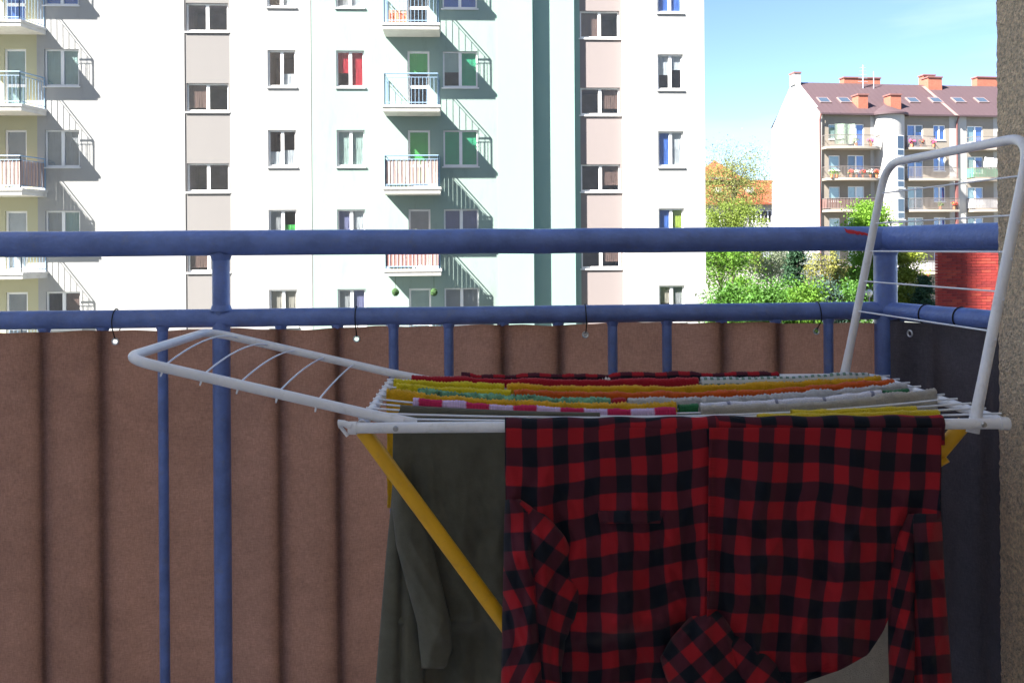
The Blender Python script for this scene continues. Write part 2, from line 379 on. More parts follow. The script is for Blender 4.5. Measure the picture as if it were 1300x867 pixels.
# hanging green moss balls under the lowest visible balcony, lattice box and pots on balconies
M_MOSS = mat('moss_green', (0.03, 0.07, 0.02), 0.95, 0.4, 30, 0.8, 60)
def moss_ball(px, py, lab):
    c = at_y(px, py, YF - .95); o = MB()
    n, mth = 16, 10; P = []
    for i in range(mth + 1):
        t = math.pi * i / mth; P.append([c + Vector((math.sin(t)*math.cos(6.2832*j/n), math.sin(t)*math.sin(6.2832*j/n), math.cos(t))) * 0.13 * random.uniform(.88, 1.1) for j in range(n)] )
    for row in P: row.append(row[0])
    o.grid(P); o.tube([c + Vector((0, 0, .12)), Vector((c.x, c.y, fz(523, 140) - 2 * PITCH - .25))], .006, 5)
    tag(o.build('hanging_moss_ball', M_MOSS), lab, 'hanging plant', 'moss balls under the balcony')
moss_ball(502, 371, 'round dark green hanging ball at the left end under the reed-screened balcony')
moss_ball(551, 371, 'round dark green hanging ball at the right end under the reed-screened balcony')
M_LATT = mat('orange_lattice', (0.55, 0.20, 0.12), 0.7, 0.1)
zt = fz(523, 140) + PITCH
mb = MB()
xa, xb = fx(496, -.7), fx(517, -.7); yb = YF - .75
for i in range(7):
    a = lerp(xa, xb, i / 6); mb.box(a - .018, a + .018, yb - .012, yb, zt + .002, zt + .5)
for i in range(6): mb.box(xa - .02, xb + .02, yb + .001, yb + .013, zt + .03 + i * .09, zt + .06 + i * .09)
mb.box(xa - .02, xb + .02, yb + .25, yb + .27, zt + .002, zt + .5).box(xa - .02, xa, yb + .0135, yb + .25, zt + .002, zt + .5).box(xb, xb + .02, yb + .0135, yb + .25, zt + .002, zt + .5)
tag(mb.build('lattice_box', M_LATT), 'orange lattice box standing on the topmost balcony of the green bay', 'box')

# ------------------------------------------------------------------ our own building: rear wall, slab, right-hand loggia wall; added shadow block at left
M_STUCCO = mat('beige_roughcast', (0.86, 0.67, 0.46), 0.95, 0.45, 150.0, 1.0, 210, dirt=((0.24, 0.175, 0.12), 0.8, 105))
M_PLASTER = mat('own_plaster', (0.86, 0.80, 0.72), 0.9, 0.06, 2)
FLOOR = CZ - 1.15
XW, YW = 1.030, 1.628
own = thing('own_apartment_building', (0, -2, 0), 'beige apartment building on whose balcony the laundry dries', 'building')
MB().box(-60, 40, -12, -.55, 0, CZ + 31).build('rear_wall', M_PLASTER, own)
tower = thing('shadow_block', (-20, 10, 0), 'added unseen block left of the yard, casting the shadow edge on the brick building', 'building')  # out of view, added only to throw a shadow edge across the brick wall
MB().box(-32, -12.2, 7.0, 9.4, 0, CZ + 30).build('wall', M_PLASTER, tower)
MB().box(-32.1, -12.25, 7.05, 9.5, CZ + 30.003, CZ + 30.3).build('parapet', M_CONC, tower)
fl = MB().box(-3.4, 1.6, -.549, 2.06, FLOOR - .18, FLOOR).build('balcony_floor', mat('pale_floor_tiles', (.72, .69, .66), .5, .05, 3), own)
lw = MB()
# roughcast wall with a slightly irregular arris
zs_ = np.linspace(FLOOR, CZ + 1.55, 420)
xs_ = [XW + 0.9, XW] + [XW] * 0
P = []
for z in zs_:
    e = random.uniform(-.0016, .0016); f = random.uniform(-.0012, .0012)
    P.append([(XW + .30, YW + e, z), (XW + .02, YW + e, z), (XW + .004, YW + e - .002, z), (XW + f, YW + e - .008, z), (XW, YW - .05, z), (XW, -.545, z)])
lw.grid(P, flip=True)
o = lw.build('roughcast_wall', M_STUCCO, None, smooth=50); tag(o, 'beige roughcast wall at the right edge of the balcony', 'wall')
# ------------------------------------------------------------------ the white block with curved balconies and a brown roof (right)
A8 = R(8); D0, U0 = 78.0, 27.65
hu = RGT * math.cos(A8) + FWD * math.sin(A8)
house = thing('apartment_house', cp(U0, D0, -CZ), 'white apartment house with brown roof, round stair tower and curved balconies', 'building', rz=math.atan2(hu.y, hu.x))
def U(px):
    k = (px - PX) / F; return (D0 * k - U0) / (math.cos(A8) - math.sin(A8) * k)
def HZ(py, px=1100): return CZ + (PY - math.tan(ROLL) * (px - PX) - py) * (D0 + .139 * U(px)) / F
M_HW = mat('house_white', (0.36, 0.35, 0.335), 0.9, 0.03, 0.4, 0.1, 60)
M_HB = mat('house_beige', (0.34, 0.30, 0.25), 0.9, 0.05, 0.6)
M_ROOF = mat('brown_roof_sheet', (0.07, 0.045, 0.05), 0.6, 0.10, 2.0, 0.2, 14, stretch=(6, .5, .5))
M_CHIM = mat('orange_brick_chimney', (0.32, 0.11, 0.07), 0.9, 0.2, 6)
M_CAP = mat('dark_chimney_cap', (0.20, 0.09, 0.08), 0.8, 0.1)
M_PIPE = mat('brown_downpipe', (0.17, 0.07, 0.065), 0.5, 0.1)
M_THIN = mat('pale_balcony_bars', (0.16, 0.14, 0.13), 0.6, 0.1)
EAVE, RIDGE, HD, HL = HZ(145), HZ(145) + 3.7, 9.6, 34.0
LV = [HZ(188) - 2.82 * k for k in range(-0, 5)]          # balcony floors
LV = [z for z in LV if z > .2]
hw = []
holes_f = []
wins = []
def add_win(u0, u1, z, h, cover, solid=0.0, sash=2, y=0.0): wins.append((u0, u1, z, h, cover, sash, solid)); holes_f.append((u0, u1, z, z + h))
for i, z in enumerate(LV):
    cb = [C('blue', 0, .6), C('white', 0, .5)] if i % 2 else [C('teal'), C('blue')]
    add_win(U(1053), U(1067), z + .75, 1.35, [C('teal'), C('teal')], sash=1)
    add_win(U(1077), U(1098), z + .02, 2.12, [None, C('blue', 0, 1)] if i < 2 else [C('teal'), C('white')])
    add_win(U(1153), U(1173), z + .02, 2.12, [C('blue'), C('blue', 0, .7)] if i < 2 else [C('teal'), None])
    add_win(U(1186), U(1201), z + .75, 1.4, [C('blue'), C('blue')])
    add_win(U(1229), U(1249), z + .55, 1.55, [C('teal'), C('blue')])
    add_win(U(1275), U(1290), z + .75, 1.4, [C('grey'), C('grey')])
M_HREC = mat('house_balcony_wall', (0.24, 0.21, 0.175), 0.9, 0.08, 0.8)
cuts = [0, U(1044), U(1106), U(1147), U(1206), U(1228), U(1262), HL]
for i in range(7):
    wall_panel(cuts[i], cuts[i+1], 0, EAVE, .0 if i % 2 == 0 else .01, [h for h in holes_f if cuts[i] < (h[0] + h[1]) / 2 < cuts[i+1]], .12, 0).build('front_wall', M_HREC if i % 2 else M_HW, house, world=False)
for (a, b, z, h, cv, s, sol) in wins: window(house, a, .07, z, b - a, h, sashes=s, cover=cv, sill=h < 1.8, fr=.07, mull=.14)
# gable with parapet
mb = MB(); mb.add([(-.02, 0, 0), (-.02, HD, 0), (-.02, HD, EAVE - .2), (-.02, HD/2, RIDGE + .25), (-.02, -.15, EAVE + .1), (-.02, -.15, 0)], [(0, 5, 4, 3, 2, 1)])
mb.add([(.3, HD, EAVE - .2), (.3, HD/2, RIDGE + .25), (.3, -.15, EAVE + .1)], [])
k = len(mb.v); mb.f += [(4, 3, k-2, k-1)[::-1], (3, 2, k-3, k-2)[::-1], (5, 4, k - 1)]
mb.build('gable_wall', M_HW, house, world=False)
MB().box(.0, HL, HD - .2, HD, 0, EAVE).build('back_wall', M_HW, house, world=False)
# roof with a party-wall strip
slope = (RIDGE - EAVE) / (HD / 2 + .35)
rm = MB(); rm.quad((.05, -.35, EAVE), (HL, -.35, EAVE), (HL, HD/2, RIDGE), (.05, HD/2, RIDGE)).quad((HL, HD + .35, EAVE), (.05, HD + .35, EAVE), (.05, HD/2, RIDGE), (HL, HD/2, RIDGE))
rm.box(.05, HL, -.45, -.3, EAVE - .16, EAVE - .01)
for i in range(int(HL / .55)):
    x = .3 + i * .55; rm.add([(x - .02, -.35, EAVE + .03), (x + .02, -.35, EAVE + .03), (x + .02, HD/2, RIDGE + .03), (x - .02, HD/2, RIDGE + .03)], [(0, 1, 2, 3)])
roof = rm.build('roof', M_ROOF, house, world=False)
def on_roof(px, py):                                   # u and y on the front slope for a photo pixel
    u = U(px); z = HZ(py, px)
    for _ in range(4):
        y = (z - EAVE) / slope - .35; dd = D0 + .139 * u + y * math.cos(A8)
        z = CZ + (PY - math.tan(ROLL) * (px - PX) - py) * dd / F
        k = (px - PX) / F; u = (k * (D0 + y * math.cos(A8)) - U0 + y * math.sin(A8)) / (math.cos(A8) - math.sin(A8) * k)
    return u, y, z
u, y, z = on_roof(1202, 128)
MB().add([(u - .9, y - 2.6, z - 2.6 * slope + .06), (u - .5, y - 2.6, z - 2.6 * slope + .06), (u - .5, y + 2.4, z + 2.4 * slope + .06), (u - .9, y + 2.4, z + 2.4 * slope + .06)], [(0, 1, 2, 3)])  .build('party_strip', mat('pale_roof_strip', (.20, .14, .13), .7, .1), roof, world=False)
M_SKYL = mat('skylight_frame', (0.22, 0.16, 0.15), 0.5, 0.1)
M_SKYG = mat('skylight_pane', (0.05, 0.07, 0.10), 0.05, 0.05, spec=1.0)
for px in (1047, 1073, 1160, 1189, 1218, 1247):
    u, y, z = on_roof(px, 128); d = .52
    n = Vector((0, -slope, 1)).normalized() * .09; t = Vector((0, 1, slope)).normalized()
    c = Vector((u, y, z)) + n
    q = [c + Vector((-.55, 0, 0)) - t * d, c + Vector((.55, 0, 0)) - t * d, c + Vector((.55, 0, 0)) + t * d, c + Vector((-.55, 0, 0)) + t * d]
    m = MB().add(q + [p - n * 1.2 for p in q], [(0, 1, 2, 3), (0, 4, 5, 1), (1, 5, 6, 2), (2, 6, 7, 3), (3, 7, 4, 0)])
    sk = m.build('skylight', M_SKYL, roof, world=False)
    q2 = [c + (p - c) * .84 + n * .08 for p in q]; MB().add(q2, [(0, 1, 2, 3)]).build('pane', M_SKYG, sk, world=False) if False else None
    MB().add(q2, [(0, 1, 2, 3)]).build('skylight_pane', M_SKYG, roof, world=False)
def chimney(px0, px1, pyt, pyb, dy=1.1):
    u0, y0, z0 = on_roof(px0, pyb); u1 = on_roof(px1, pyb)[0]
    zt = CZ + (PY - math.tan(ROLL) * (px0 - PX) - pyt) * (D0 + .139 * u0 + y0) / F
    c = MB().box(u0, u1, y0, y0 + dy, z0 - .8, zt).build('chimney', M_CHIM, roof, world=False)
    MB().box(u0 - .08, u1 + .08, y0 - .08, y0 + dy + .08, zt + .003, zt + .13).build('chimney_cap', M_CAP, roof, world=False)
chimney(1091, 1103, 121, 138); chimney(1132, 1145, 121, 139); chimney(1180, 1197, 99, 114); chimney(1073, 1118, 99.5, 105, .8); chimney(1174, 1188, 96.5, 104, .8); chimney(1242, 1275, 99, 105, .8)
MB().box(-.15, .5, HD/2 - .5, HD/2 + .5, RIDGE - .3, RIDGE + .75).build('chimney', M_HW, roof, world=False)
MB().box(-.2, .55, HD/2 - .55, HD/2 + .55, RIDGE + .753, RIDGE + .9).build('chimney_cap', M_CAP, roof, world=False)
am = MB(); u, y, z = on_roof(1097, 112)
am.tube([(u, y, z - .2), (u, y, z + 2.2)], .05, 6)
for i in range(5): am.tube([(u - .5 + i * .05, y, z + .6 + i * .33), (u + .5 - i * .05, y, z + .6 + i * .33)], .03, 5)
am.tube([(u + 1.1, y, z - .3), (u + 1.1, y, z + 1.6)], .04, 6)
am.build('antenna', mat('antenna_metal', (.55, .57, .6), .4, .1, metal=.6), roof, world=False)
for px in (1041, 1215):
    u = U(px); MB().tube([(u, -.42, EAVE - .1), (u, -.12, EAVE - .7), (u, -.10, .1)], .075, 8).build('downpipe', M_PIPE, house, 50, world=False)
# round stair tower
u0, u1 = U(1111), U(1146.5); uc = (u0 + u1) / 2; rad = (u1 - u0) / 2
def arc(r, n=20, a0=180, a1=360): return [(uc + r * math.cos(R(lerp(a0, a1, i / n))), r * .95 * math.sin(R(lerp(a0, a1, i / n)))) for i in range(n + 1)]
tw = MB(); pa = arc(rad); tw.grid([[(x, y, 0) for x, y in pa], [(x, y, EAVE - .05) for x, y in pa]])
tw.build('stair_tower', M_HW, house, 60, world=False)
cm = MB(); p1 = arc(rad + .35)
cm.grid([[(x, y, EAVE - .16) for x, y in p1], [(x, y, EAVE) for x, y in p1], [(uc, .6, EAVE + 1.0)] * len(p1)]); cm.add([(x, y, EAVE - .16) for x, y in p1], [tuple(range(len(p1)))])
cm.build('tower_eave', M_ROOF, house, 40, world=False)
for i in range(5):                                      # narrow stair windows follow the curve
    zt = HZ(174) - i * 2.82
    if zt < 2.4: continue
    ph = R(285); n = Vector((math.cos(ph), .95 * math.sin(ph), 0)); t = Vector((-math.sin(ph), .95 * math.cos(ph), 0)).normalized(); b = Vector((uc, 0, 0)) + n * rad + n.normalized() * .02
    def slab_(z0, z1, wd, off): 
        q = [b + t * s * wd + n.normalized() * off + Vector((0, 0, zz)) for zz in (z0, z1) for s in (-1, 1)]
        return MB().add([q[0], q[1], q[3], q[2]] + [p - n.normalized() * .12 for p in (q[0], q[1], q[3], q[2])], [(0, 1, 2, 3), (0, 4, 5, 1), (1, 5, 6, 2), (2, 6, 7, 3), (3, 7, 4, 0)])
    fr = slab_(zt - 1.85, zt, .40, .03).build('window', M_WHITE_FR, house, world=False)
    slab_(zt - 1.15, zt - .06, .34, .045).build('pane', M_SKYG, fr, world=False); slab_(zt - 1.77, zt - 1.3, .34, .045).build('pane', M_SKYG, fr, world=False)
    slab_(zt - 1.98, zt - 1.9, .5, .12).build('sill', M_SILL, fr, world=False)
# balconies with bowed fronts
M_FLOW = [mat('pink_flowers', (.75, .06, .30), .8, .3, 20), mat('red_flowers', (.65, .08, .06), .8, .3, 20), mat('white_flowers', (.8, .75, .72), .8, .1, 20), mat('balcony_leaves', (.10, .18, .03), .9, .4, 20)]
M_TERRA = mat('terracotta_pot', (.48, .18, .09), .9, .15, 10)
M_BROWNPANEL = mat('brown_balcony_cloth', (.16, .085, .075), .9, .15, 8, trans=.2)
M_GREENPANEL = mat('green_balcony_cloth', (.10, .42, .22), .9, .1, 8, trans=.3)
M_WHITEPANEL = mat('white_balcony_panel', (.74, .72, .70), .8, .05, 8)
M_REDPOST = mat('red_post', (.50, .10, .06), .7, .1)
def bowed(ua, ub, z, bow, base, panel=None, pcover=1.0):
    n = 14; fr = []
    for i in range(n + 1):
        t = i / n; fr.append((lerp(ua, ub, t), -(base + bow * math.sin(math.pi * (0.12 + .76 * t)))))
    m = MB(); k = len(fr)
    m.v += [(x, y, z) for x, y in fr] + [(x, y, z - .2) for x, y in fr] + [(x, .01, z) for x, y in fr] + [(x, .01, z - .2) for x, y in fr]
    for i in range(n):
        m.f += [(i, k+i, k+i+1, i+1), (i, i+1, 2*k+i+1, 2*k+i), (k+i, 3*k+i, 3*k+i+1, k+i+1)]
    m.f += [(0, 2*k, 3*k, k), (n, k+n, 3*k+n, 2*k+n)]
    sl = m.build('balcony_slab', M_HB, house, world=False)
    r = MB(); full = [(ua, 0)] + fr + [(ub, 0)]
    def pl(zz): return [(x, min(y + .05, -.02), z + zz) for x, y in full]
    r.tube(pl(1.0), .03, 5); r.tube(pl(.12), .02, 5)
    for i in range(len(full) - 1):
        for j in range(3):
            t = j / 3; x = lerp(full[i][0], full[i+1][0], t); y = min(lerp(full[i][1], full[i+1][1], t) + .05, -.02); r.tube([(x, y, z), (x, y, z + 1.0)], .014, 4, caps=False)
    r.build('railing', M_THIN, sl, world=False)
    if panel:
        p = MB(); nn = max(2, int(len(full) * pcover)); P = [(x * 1, min(y + .09, -.01)) for x, y in full][:nn]
        # panel as upright boards
        for i in range(len(P) - 1):
            a, b = Vector((*P[i], 0)), Vector((*P[i+1], 0))
            for j in range(2):
                q0, q1 = a.lerp(b, j/2 + .03), a.lerp(b, j/2 + .47); p.quad((q0.x, q0.y, z + .1), (q1.x, q1.y, z + .1), (q1.x, q1.y, z + .98), (q0.x, q0.y, z + .98))
        p.build('railing_panel', panel, sl, world=False)
    return fr
def leaf_blob(m, c, rx, ry, rz, n, s):
    for _ in range(n):
        while True:
            d = Vector((random.uniform(-1, 1), random.uniform(-1, 1), random.uniform(-1, 1)))
            if d.length < 1: break
        p = Vector(c) + Vector((d.x * rx, d.y * ry, d.z * rz)); a = Vector((random.gauss(0, 1), random.gauss(0, 1), random.gauss(0, 1))).normalized(); b = a.orthogonal().normalized()
        m.add([p - a * s, p + b * s * .6, p + a * s, p - b * s * .6], [(0, 1, 2, 3)])
HM = parent_world(house)
def flowerpot(u, y, z, mi, lab, sz=.28, group='flower pots on the balconies of the white house'):
    t = thing('flower_pot', HM @ Vector((u, y, z)), lab, 'flower pot', group)
    p = MB().tube([(0, 0, .002), (0, 0, .28)], [.11, .15], 10); p.build('pot', M_TERRA, t, 40, world=False)
    l = MB(); leaf_blob(l, (0, 0, .28 + sz * .7), sz, sz * .7, sz * .8, 60, .07); l.build('leaves', M_FLOW[3], t, world=False)
    if mi < 3:
        f = MB(); leaf_blob(f, (0, -.03, .3 + sz * .85), sz * 1.05, sz * .8, sz * .7, 90, .06); f.build('blossoms', M_FLOW[mi], t, world=False)
spec = [(U(1043.5), U(1111), .75, .75), (U(1147), U(1209), .45, .85), (U(1228), U(1272), .5, .8)]
for i, z in enumerate(LV):
    bowed(*spec[0][:2], z, .75, .75, {2: M_BROWNPANEL, 3: M_BROWNPANEL}.get(i))
    if i == 0: bowed(U(1147), U(1181), z, .3, .8)
    else: bowed(*spec[1][:2], z, .35, .95, {4: M_WHITEPANEL}.get(i))
    bowed(*spec[2][:2], z, .35, .9, {1: M_GREENPANEL, 2: M_WHITEPANEL}.get(i))
    if i > 0:
        u = U(1207.5); MB().box(u - .1, u + .1, -.95, -.75, z - 2.6, z - .2005).build('balcony_post', M_PIPE if i < 4 else M_REDPOST, house, world=False)
u = U(1167); MB().box(u - .14, u + .14, -1.25, -.97, .1, LV[-1] - .2005).build('balcony_post', M_REDPOST, house, world=False)
pots = [(1097, 0, 0, 'pink blossoms at the right of the top left balcony of the white house'), (1079, 0, 3, 'leafy pot in the middle of the top left balcony of the white house'),
        (1048, 1, 3, 'bushy green plant at the left end of the second curved balcony'), (1054, 1, 3, 'second green plant from the left on the second curved balcony'),
        (1072, 1, 1, 'red flowers left of middle on the second curved balcony'), (1079, 1, 2, 'white flowers in the middle of the second curved balcony'), (1087, 1, 1, 'red flowers right of middle on the second curved balcony'),
        (1096, 1, 2, 'white flowers near the right end of the second curved balcony'), (1104, 1, 1, 'red flowers at the right end of the second curved balcony'),
        (1151, 0, 0, 'pink blossoms beside the round tower on the short top balcony'), (1178, 0, 0, 'pink blossoms at the outer end of the short top balcony'), (1163, 0, 1, 'red flowers in the middle of the short top balcony'),
        (1185, 2, 3, 'small green plant on the third balcony right of the tower'), (1202, 2, 1, 'red flowers at the right end of the third balcony right of the tower')]
for px, i, mi, lab in pots:
    yy = -1.2 if px < 1112 else (-.9 if i == 0 else -1.05)
    flowerpot(U(px) , yy, LV[i], mi, lab, .3 if mi != 3 else .34)
# a parasol-like awning net and laundry on two balconies
m = MB(); P = [[(lerp(U(1053), U(1078), i / 8), -1.05 + .1 * math.sin(i * 1.3), LV[0] + .2 + j * .45) for i in range(9)] for j in range(5)]
tag((lambda o: o)(MB().grid([[HM @ Vector(q) for q in r] for r in P]).build('camouflage_net', mat('green_white_net', (.34, .42, .33), .9, .5, 6, trans=.3), None, 60)), 'green and white net hung on the top left balcony of the white house', 'net')
P = [[HM @ Vector((lerp(U(1240), U(1262), i / 8), -1.1 + .12 * math.sin(i * 1.9 + j), LV[1] + .85 + j * .28 - .02 * i * (1 if j > 2 else 0))) for i in range(9)] for j in range(5)]
tag(MB().grid(P).build('white_laundry', mat('white_sheet', (.8, .8, .8), .9, .03, trans=.3), None, 60), 'white sheet drying above the green balcony panel', 'laundry')

# ------------------------------------------------------------------ brick building at the right
M_BRICK = mat('red_brick', (0.27, 0.032, 0.028), 0.85, 0.18, 9, 0.2, 80)
M_BRICK2 = mat('dark_red_brick', (0.21, 0.026, 0.026), 0.85, 0.18, 9, 0.2, 80)
M_BRICK3 = mat('light_red_brick', (0.32, 0.05, 0.035), 0.85, 0.18, 9, 0.2, 80)
M_MORT = mat('mortar', (0.17, 0.08, 0.08), 0.95, 0.1, 10)
YB = 21.5
bx0 = at_y(1190, 360, YB).x; bx1 = bx0 + 4.2; bz1 = at_y(1230, 305, YB).z
bb = thing('brick_building', (bx0, YB, 0), 'red brick building standing beyond the right-hand balcony rail', 'building')
def slant(g, y0, y1, z0, z1): return MB().add([(x, y, z) for z in (z0, z1) for x, y in ((bx0 - g, y0), (bx1 + g, y0), (bx1 + 4 + g, y1), (bx0 + 4.2 - g, y1))], [(3, 2, 1, 0), (4, 5, 6, 7), (0, 1, 5, 4), (1, 2, 6, 5), (2, 3, 7, 6), (3, 0, 4, 7)])
slant(-.015, YB + .012, YB + 6, 0, bz1).build('wall', M_MORT, bb)      # the plot is skewed: the side wall runs away to the right
slant(.02, YB - .04, YB + 6.1, bz1 + .003, bz1 + .12).build('coping', M_CONC, bb)
bw, bh, gp = .25, .065, .010
bm_ = [raw(MB().box(0, w_, 0, .10, 0, bh), m_) for w_ in (bw, bw / 2) for m_ in (M_BRICK, M_BRICK2, M_BRICK3)]
zlo = at_y(1230, 402, YB).z; n_b = 0; rest = MB()
r0 = 0; z = bz1 - .08
while z > 0.2:
    x = bx0 + (0 if r0 % 2 else -bw / 2 - gp / 2)
    while x < bx1 - .3:
        xa = max(x, bx0); half = xa > x
        vis = z > zlo - .1 and xa < at_y(1268, 360, YB).x
        if vis and n_b < 300:
            link('brick', bm_[random.choice((0, 0, 1, 2)) + (3 if half else 0)], bb, True, (xa, YB + random.uniform(-.002, .002), z)); n_b += 1
        else: rest.box(xa, xa + (bw / 2 if half else bw), YB, YB + .1, z, z + bh)
        x += bw + gp
    z -= bh + gp; r0 += 1
o = rest.build('brickwork', M_BRICK, bb); o['kind'] = 'stuff'

# ------------------------------------------------------------------ orange-roofed house and grey house beyond the trees
M_TILE = mat('orange_roof_tiles', (0.22, 0.055, 0.024), 0.85, 0.2, 3, 0.3, 12)
M_TILE2 = mat('grey_flashing', (0.30, 0.30, 0.33), 0.6, 0.1)
def far(px, py, D): return at_d(px, py, D)
DH_ = 112.0
base = far(930, 258, DH_)
oh = thing('orange_roofed_house', (base.x, base.y, 0), 'house with orange tiled hipped roof seen between the apartment blocks', 'house', rz=-YAW)
def sx(px): return (px - 930) * DH_ / F
def szz(py, px=930): return CZ + (PY - math.tan(ROLL) * (px - PX) - py) * DH_ / F
ez, rz_ = szz(258), szz(224); x0, x1 = sx(875), sx(1010)
hs = [(sx(p), sx(p) + 1.0, szz(284), szz(268)) for p in (899, 909, 919, 950, 961, 970)]
wall_panel(x0, x1, 0, ez, 0, hs, .1).build('wall', M_HW, oh, world=False)
for h in hs: window(oh, h[0], .06, h[2], 1.0, h[3] - h[2], cover=[None, None], fr=.08, mull=.1)
MB().quad((x0 - .4, -.6, ez), (x1 + .4, -.6, ez), (x1 + .4, 7, rz_), (x0 - .4, 7, rz_)).quad((x1 + .4, 14.6, ez), (x0 - .4, 14.6, ez), (x0 - .4, 7, rz_), (x1 + .4, 7, rz_)).box(x0 - .4, x1 + .4, -.75, -.55, ez - .25, ez - .02).build('roof', M_TILE, oh, world=False)
MB().box(sx(912), sx(944), 5.4, 6.4, szz(226), szz(221.5)).build('flashing', M_TILE2, oh, world=False)
a0, a1, ap = sx(893), sx(962), (sx(929), 9.5, szz(194))
MB().add([(a0, 5.2, szz(224.5)), (a1, 5.2, szz(224.5)), (a1, 13, szz(224.5)), (a0, 13, szz(224.5)), ap], [(0, 1, 4), (1, 2, 4), (2, 3, 4), (3, 0, 4)]).build('upper_roof', M_TILE, oh, world=False)
for p in (917, 958):
    MB().box(sx(p - 3), sx(p + 3), 1.6, 4.5, szz(244), szz(237)).build('dormer', M_HW, oh, world=False)
MB().box(x0, x1, 13.9, 14, 0, ez).build('back_wall', M_HW, oh, world=False)
D2 = 88.0
gb = far(985, 340, D2)
gh = thing('grey_house', (gb.x, gb.y, 0), 'low grey house with white barred window half hidden by trees', 'house', rz=-YAW)
def s2(px): return (px - 985) * D2 / F
def z2(py): return CZ + (PY - math.tan(ROLL) * 335 - py) * D2 / F
M_GH = mat('grey_render', (0.34, 0.33, 0.31), .9, .1, 1)
hs = [(s2(961), s2(977), z2(350), z2(342))]
wall_panel(s2(890), s2(1036), 0, z2(326), 0, hs, .1, 6).build('wall', M_GH, gh, world=False)
window(gh, s2(961), .06, z2(350), s2(977) - s2(961), z2(342) - z2(350), sashes=3, cover=[None]*3, fr=.08, mull=.14)
MB().quad((s2(888), -.5, z2(327)), (s2(1038), -.5, z2(327)), (s2(1038), 4, z2(319)), (s2(888), 4, z2(319))).quad((s2(1038), 8, z2(327)), (s2(888), 8, z2(327)), (s2(888), 4, z2(319)), (s2(1038), 4, z2(319))).build('roof', mat('slate_roof', (.22, .23, .27), .7, .15), gh, world=False)

# ------------------------------------------------------------------ trees and shrubs
def leaf_mat(name, c, tr=.35): return mat(name, c, .6, .35, 1.6, trans=tr, spec=.3)
M_BARK = mat('bark', (.085, .065, .05), .95, .3, 8, .5, 30, stretch=(1, 1, .2))
M_BARKP = mat('pale_bark', (.30, .27, .24), .95, .3, 8, .5, 30, stretch=(1, 1, .2))
def leaves_obj(name, pts, size, m, parent, upb=0.0, long=1.0):
    n = len(pts); a = rng.normal(size=(n, 3)); a /= np.linalg.norm(a, axis=1)[:, None]; a[:, 2] -= upb; a /= np.linalg.norm(a, axis=1)[:, None]
    r = rng.normal(size=(n, 3)); b = np.cross(a, r); b /= np.linalg.norm(b, axis=1)[:, None]
    s = size * rng.uniform(.6, 1.3, (n, 1)); P = np.asarray(pts)
    V = np.stack([P - a * s * long, P + b * s * .55, P + a * s * long, P - b * s * .55], 1).reshape(-1, 3)
    me = bpy.data.meshes.new(name); me.vertices.add(4 * n); me.loops.add(4 * n); me.polygons.add(n)
    me.vertices.foreach_set('co', V.astype(np.float32).ravel()); me.loops.foreach_set('vertex_index', np.arange(4 * n, dtype=np.int32))
    me.polygons.foreach_set('loop_start', np.arange(0, 4 * n, 4, dtype=np.int32)); me.polygons.foreach_set('loop_total', np.full(n, 4, dtype=np.int32))
    me.update(); me.materials.append(m)
    return link(name, me, parent, True)
